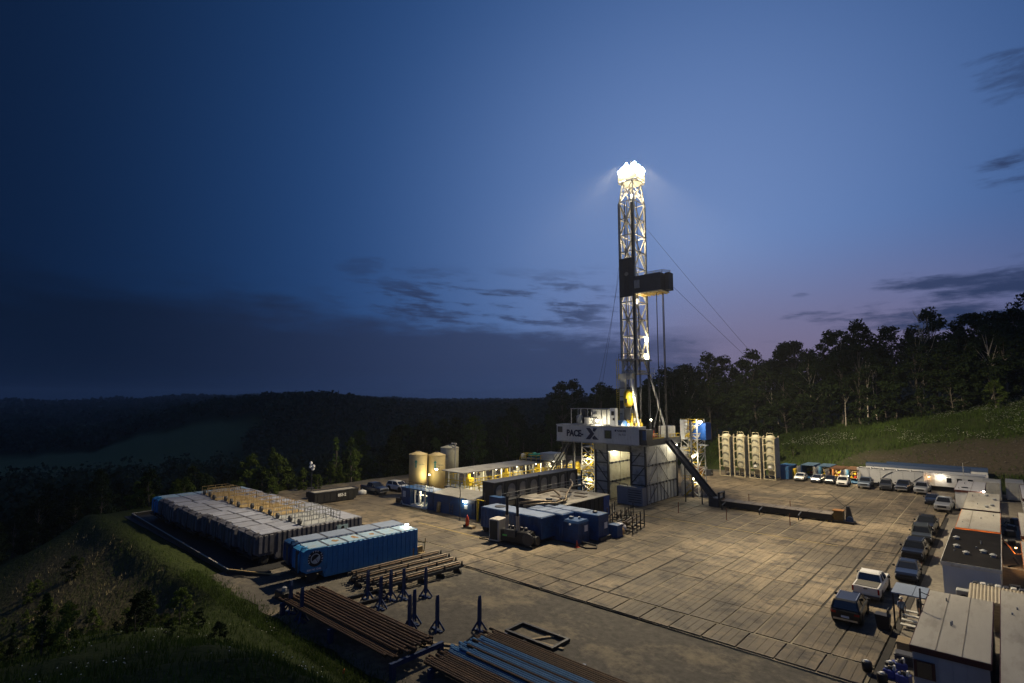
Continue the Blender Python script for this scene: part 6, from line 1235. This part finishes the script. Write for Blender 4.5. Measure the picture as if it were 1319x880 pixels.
# ================================================================== office trailers
def office(label, x0, x1, y0, y1, roofm, trim, wallm=wall_w, h=3.2, seams=(.33, .66), vents=(), door=False):
    t = T('office_trailer', label, 'trailer', ((x0+x1)/2, (y0+y1)/2, .02)); w, d = (x1-x0)/2, (y1-y0)/2
    MB().box(-w+.06, -d+.06, .45, w-.06, d-.06, h-.1).build('wall', wallm, t); MB().box(-w+.3, -d+.2, 0, w-.3, d-.2, .45).build('skid', black_s, t)
    MB().add([(-w, -d, h-.1), (w, -d, h-.1), (w, d, h-.1), (-w, d, h-.1), (-w, -d, h), (w, -d, h), (w, d, h), (-w, d, h)], [(3, 2, 1, 0), (4, 5, 6, 7), (0, 1, 5, 4), (1, 2, 6, 5), (2, 3, 7, 6), (3, 0, 4, 7)]).build('roof', roofm, t)
    MB().box(-w-.03, -d-.05, h-.34, w+.03, -d, h-.02).box(-w-.03, d, h-.34, w+.03, d+.05, h-.02).box(-w-.05, -d, h-.34, -w, d, h-.02).box(w, -d, h-.34, w+.05, d, h-.02).build('fascia', trim, t)
    for s_ in seams: MB().box(-w+2*w*s_-.02, -d+.05, h, -w+2*w*s_+.02, d-.05, h+.025).build('roof_seam', M('roof_seam', (.2, .18, .15), .8), t)
    for q in np.arange(-d+1.2, d, 1.22):
        MB().box(-w+.02, q-.03, .5, -w+.06, q+.03, h-.36).build('wall_batten', wallm, t)
    for q in np.arange(-w+.6, w-.3, .6): MB().box(q-.02, -d+.03, .5, q+.02, -d+.06, h-.36).build('wall_batten', wallm, t)
    for a, b in vents: MB().lathe([(.2, h), (.2, h+.18), (.28, h+.2), (.1, h+.3)], a*w, b*d, 10).build('roof_vent', steel_g, t)
    rs = random.Random(int(x0*37+y0*11))
    for k in range(3): a_, b_ = rs.uniform(-.8, .8)*w, rs.uniform(-.8, .8)*d; MB().tube((a_, b_, h), (a_, b_, h+rs.uniform(.12, .35)), .05, 8).build('vent_pipe', steel_g, t)
    for q in (-.5, .3): MB().box(-w+.0, q*d-.5, 1.5, -w+.05, q*d+.5, 2.4).build('window', glass, t)
    return t
t1 = office('pale-roofed office trailer with a red-brown edge beside the awning', -4.75, -1.35, 38.8, 50.4, roof_l, redtrim, M('shaded_siding', (.30, .30, .32), .6, 0, .1, 1))  # shade put into this siding colour, darker than the off-white walls
MB().box(-1.6, -5.85, 1.55, -.65, -5.76, 2.45).build('window', redtrim, t1); MB().box(-1.45, -5.88, 1.6, -.8, -5.85, 2.4).build('pane', glass, t1)
office('pale-roofed trailer standing close alongside the red-edged one by the awning', -.95, 2.6, 36.5, 53.8, roof_l, redtrim, seams=())
office('white-walled trailer with a black roof', -4.75, -.95, 60.0, 75.5, roof_k, steel_w, M('pale_blue_siding', (.42, .45, .5), .6, 0, .08, .6), seams=(), vents=((-.6, -.2), (-.7, .3), (.4, -.3), (.75, -.45), (-.2, -.5)))
t4 = office('pale-roofed trailer with an orange-lit edge behind the black-roofed one', -4.55, -1.0, 76.4, 88.8, roof_l, orangelit, seams=(.3,))
office('pale-roofed trailer with a dark red edge, one on from the orange-lit trailer', -4.5, -1.05, 90.0, 106.0, roof_l, redtrim, seams=(), vents=((.6, -.5), (.3, -.7), (.7, .2), (.2, .6)))
t6 = office('grey-roofed office trailer with a round dark hatch at the end of the row', -6.2, -2.75, 107.3, 119.2, M('grey_roof', (.36, .36, .38), .7, 0, .1, 1), redtrim, seams=(.55,))
MB().lathe([(.42, 3.2), (.42, 3.3)], -.6, -3.0, 16).build('hatch', black_s, t6); MB().tube((-1.0, 5.6, 3.2), (-1.0, 5.6, 6.2), .04, 6).build('antenna', steel_w, t6)
office('trailer in the second row behind the two off-white containers', 1.3, 4.8, 104, 120, M('grey_roof', (.36, .36, .38)), redtrim, seams=())
office('trailer in the second row across the alley from the orange-lit one', .6, 4.1, 76, 91, roof_l, redtrim, seams=())
office('trailer in the second row across the alley from the black roof', .5, 4.0, 58, 73, roof_l, orangelit, seams=())
lamp('warm lamp glowing between the black-roofed and orange-lit trailers', (-2.0, 75.95, 2.75), .1, lamp_o, None, 80, (1, .5, .16)); lamp('small warm lamp between the black-roofed and orange-lit trailers', (-3.9, 75.95, 2.75), .1, lamp_o, None, 60, (1, .5, .16))
lamp('small white lamp between two pale-roofed trailers at the row end', (-2.8, 106.7, 3.35), .14, lamp_m, (0, -.2, -.3), 160, (1, .8, .55))
lamp('orange lamp in the alley behind the office trailers', (.1, 74.4, 2.3), .1, lamp_o, None, 90, (1, .5, .15))
hz_ = T('alley_hose', 'orange-lit hose slung across the alley between the trailers', 'hose', (-.3, 74, 1.5)); MB().path([(-.6, 4, .8), (0, 2, .4), (.3, 0, .2), (.9, -1.2, .6)], .07).build('hose', orangelit, hz_, True); MB().path([(-.2, -6, .3), (.5, -4, .1), (.2, -2.6, .4)], .09).build('hose', rubber, hz_, True)
for x, y, s_ in ((-.3, 92, .8), (-.1, 97, .6), (.4, 101, .9), (-.2, 87, .6), (-.2, 66, .7)):
    c_ = T('alley_clutter', 'dark clutter and pipe fittings in the alley between the trailers', 'clutter', (x, y, .02), random.uniform(0, 3), 'clutter in the alley between trailers'); MB().bbox(-.4*s_, -.5, 0, .4*s_, .5, .9*s_, .06).build('box', steel_d, c_); MB().tube((-.2, -.3, .9*s_), (.2, .3, .9*s_), .12, 8).build('fitting', steel_w, c_); MB().path([(.3, .4, .1), (.5, .9, .3), (.1, 1.3, .1)], .06).build('hose', rubber, c_)
# air conditioner and corrugated lean-to between trailers
ac = T('air_conditioner', 'grey air conditioner in the gap before the black-roofed trailer', 'air conditioner', (-3.3, 58.6, .02)); MB().bbox(-.5, -.4, .1, .5, .4, 1.5, .05).build('case', steel_g, ac); MB().tube((0, -.42, .9), (0, -.38, .9), .32, 14).build('fan', black_s, ac)
ln = T('lean_to', 'low corrugated lean-to with crates between the pale and black-roofed trailers', 'lean-to', (-.8, 56.2, .02)); MB().box(-2.0, -1.8, 0, 3.4, -1.6, 1.9).box(-2.0, 1.4, 0, 3.4, 1.5, 2.1).build('frame', wood, ln)
cs_ = MB().tube((0, -1.9, 0), (0, 1.6, .25), .12, 8).mesh('corrugation', M('rib_sheet', (.36, .31, .22), .6, 0, .2, 2))
for k in range(26): link('corrugation', cs_, ln, (-1.95+k*.21, 0, 2.0))
for k in range(12): MB().bbox(-1.9+k*.45, 1.7, 1.4, -1.52+k*.45, 2.3, 2.4, .05).build('bottle_crate', steel_w if k % 2 else steel_d, ln)
# ================================================================== awning with two workers
aw = T('awning', 'blue-grey sheet awning on posts at the corner of the pale-roofed trailer', 'awning', (-6.0, 51.4, .02))
MB().box(-1.05, -1.55, 2.62, .2, 1.3, 2.70).box(.22, -1.5, 2.60, 1.0, 1.35, 2.68).build('sheet', M('awning_sheet', (.19, .23, .30), .5, 0, .1, 1), aw)
for x, y in ((-.95, -1.4), (-.95, 1.2), (.9, 1.2)): MB().box(x-.05, y-.05, 0, x+.05, y+.05, 2.6).build('post', black_s, aw)
for k in range(4): MB().box(-.7, -.9+k*.6, .25+.16*k, .8, -.5+k*.6, .32+.16*k).build('step', steel_w, aw)
def person(label, loc, rz, shirt, arm_fwd):
    t = T('person', label, 'person', loc, rz)
    J = {'pel': (0, 0, .95), 'sp': (0, .01, 1.2), 'ch': (0, .0, 1.40), 'nk': (0, .02, 1.53), 'hd': (0, .04, 1.64), 'tp': (0, .03, 1.76)}
    vs = [J[k] for k in ('pel', 'sp', 'ch', 'nk', 'hd', 'tp')]; rad = [.15, .14, .16, .06, .1, .07]; ed = [(0, 1), (1, 2), (2, 3), (3, 4), (4, 5)]
    def chain(root, pts):
        p = root
        for co, r_ in pts: vs.append(co); rad.append(r_); ed.append((p, len(vs)-1)); p = len(vs)-1
        return p
    for s_ in (-1, 1):
        chain(0, [((s_*.1, 0, .9), .1), ((s_*.12, .03, .5), .065), ((s_*.13, -.02, .1), .05), ((s_*.13, .14, .05), .045)])
        f = arm_fwd if s_ > 0 else arm_fwd*.6
        e_ = chain(2, [((s_*.19, 0, 1.42), .07), ((s_*.25, .06+.1*f, 1.14), .05), ((s_*(.2-.06*f), .14+.3*f, .96+.22*f), .038), ((s_*(.19-.07*f), .2+.36*f, .92+.24*f), .03)])
        for fx in (-.025, -.008, .01, .027): chain(e_, [((s_*(.19-.07*f)+fx, .27+.36*f, .87+.22*f), .012)])
        chain(e_, [((s_*(.19-.07*f)-s_*.045, .23+.36*f, .9+.24*f), .013)])
    me = bpy.data.meshes.new('body'); me.from_pydata(vs, ed, []); o = link('body', me, t)
    md = o.modifiers.new('skin', 'SKIN'); o.modifiers.new('sub', 'SUBSURF').levels = 1
    for i, sv in enumerate(me.skin_vertices[0].data): sv.radius = (rad[i], rad[i]*(.75 if i in (0, 1, 2) else 1)); sv.use_root = (i == 0)
    bpy.context.view_layer.update(); m2 = bpy.data.meshes.new_from_object(o.evaluated_get(bpy.context.evaluated_depsgraph_get())); o.modifiers.clear(); o.data = m2; m2.name = 'body'
    m2.materials.clear()
    for q in (M('skin', (.42, .24, .16), .6), shirt, M('work_trousers', (.03, .035, .05), .8), M('boots', (.04, .025, .015), .7)): m2.materials.append(q)
    for p in m2.polygons:
        z = p.center.z; x = abs(p.center.x); p.use_smooth = True
        p.material_index = 3 if z < .14 else 2 if (z < .97 and x < .17+.0) else 1 if (z < 1.5 and (z > 1.12 or x < .17)) else 0
    MB().lathe([(.14, 1.70), (.115, 1.71), (.105, 1.78), (.06, 1.84), (.01, 1.86)], 0, .03, 14).build('hard_hat', white_p, t, True)
    MB().lathe([(.012, 1.655), (.014, 1.665)], .035, .135, 6).lathe([(.012, 1.655), (.014, 1.665)], -.035, .135, 6).build('eyes', black_s, t); MB().bbox(-.015, .125, 1.60, .015, .155, 1.65, .006).build('nose', M('skin'), t); MB().box(-.025, .126, 1.572, .025, .135, 1.58).build('mouth', M('lip', (.25, .1, .08), .6), t)
    return t
person('worker in a blue shirt with pale shoulders and white hard hat under the awning', (-6.75, 52.0, .05), R(200), M('blue_shirt', (.16, .22, .34), .8), .15)
person('worker in a dark shirt and white hard hat reaching out at the trailer corner', (-5.75, 52.4, .40), R(-75), M('dark_shirt', (.05, .055, .07), .8), .9)
bn = T('rubbish_bin', 'black rubbish bin with an open lid beside the awning', 'bin', (-7.55, 49.2, G)); MB().loft([[(-.35, -.3, 0), (.35, -.3, 0), (.35, .3, 0), (-.35, .3, 0)], [(-.47, -.4, 1.05), (.47, -.4, 1.05), (.47, .4, 1.05), (-.47, .4, 1.05)]]).build('body', black_s, bn); MB().box(.3, -.4, 1.0, .36, .4, 1.5).build('lid', black_s, bn); MB().tube((.35, -.4, .12), (.35, .4, .12), .12, 10).build('wheel', rubber, bn)
br_ = T('brown_box', 'brown wooden box on the gravel beside the awning', 'box', (-5.9, 46.6, .02)); MB().box(-.5, -.6, 0, .5, .6, .55).build('body', wood, br_); MB().box(-.53, -.63, .55, .53, .63, .62).build('lid', wood, br_)
cx2 = T('storage_box', 'dark grey lidded storage box on the gravel beside the red-edged trailer', 'box', (-5.7, 44.2, .02)); MB().bbox(-.55, -.4, 0, .55, .4, .5, .06).build('body', steel_d, cx2); MB().bbox(-.58, -.43, .5, .58, .43, .66, .07).build('lid', M('dark_lid', (.06, .06, .065), .5), cx2)
for k, (x, y, s_) in enumerate(((-5.9, 43.0, 1), (-6.2, 41.6, .9), (-5.5, 41.3, 1.0))):
    c_ = T('blue_crate', 'small blue crate of odds and ends on the gravel by the storage box', 'crate', (x, y, .02), random.uniform(-.5, .5), 'blue crates by the storage box'); MB().bbox(-.35*s_, -.3, 0, .35*s_, .3, .45, .03).build('crate', M('crate_blue', (.03, .05, .28), .5), c_)
    for j in range(4): MB().bbox(-.25+.14*j, -.2+.1*(j % 2), .42, -.13+.14*j, -.02+.1*(j % 2), .58+.05*j, .02).build('fitting', [steel_w, wood, steel_d, white_p][j], c_)
for k, (x, y) in enumerate(((-7.35, 41.2), (-6.45, 40.4), (-6.3, 42.4))):
    c_ = T('black_drum', 'short black drum with a pale rag on top at the corner of the mats', 'drum', (x, y, G if x < -7 else .02), 0, 'black drums at the mat corner'); MB().lathe([(.27, 0), (.29, .2), (.29, .5), (.25, .55)], 0, 0, 14).build('drum', black_s, c_, True); MB().loft([[(q*math.cos(u)*(1+.2*math.sin(2*u)), q*math.sin(u), z) for u in np.linspace(0, 5.6, 8)] for q, z in ((.15, .55), (.17, .58), (.06, .63))]).build('rag', white_p, c_, True)
tp = T('antenna_pole', 'thin pole with guy rods standing at the corner of the red-edged trailer roof', 'pole', (-4.3, 43.6, .02)); MB().tube((0, 0, 0), (.1, 0, 4.6), .05, 6).build('pole', steel_d, tp); MB().beam((.1, 0, 4.4), (.55, .2, 4.2), .04).build('arm', steel_d, tp); MB().tube((.1, 0, 4.2), (.35, -.3, 1.0), .015, 4).build('rod', steel_d, tp)
place(tp, (-4.9, 45.2, .02))
# ================================================================== evening haze over the whole place
zlow = float(min(v.co.z for v in bpy.data.objects['terrain'].data.vertices)); zhigh = float(max(v.co.z for v in bpy.data.objects['terrain'].data.vertices))
hz_m = bpy.data.materials.new('haze_air'); hz_m.use_nodes = True; ht = hz_m.node_tree; ht.nodes.clear()
ho = ht.nodes.new('ShaderNodeOutputMaterial'); hv = ht.nodes.new('ShaderNodeVolumePrincipled'); hv.inputs['Color'].default_value = (.85, .9, 1, 1); hv.inputs['Density'].default_value = HAZE; hv.inputs['Anisotropy'].default_value = .35
ht.links.new(hv.outputs[0], ho.inputs['Volume'])
hb = MB().box(-4300, -4300, zlow-1, 4300, 4300, max(zhigh+14, 63)).build('haze', hz_m); tag(hb, 'thin evening haze in the air over the whole site', 'haze', kind='stuff')
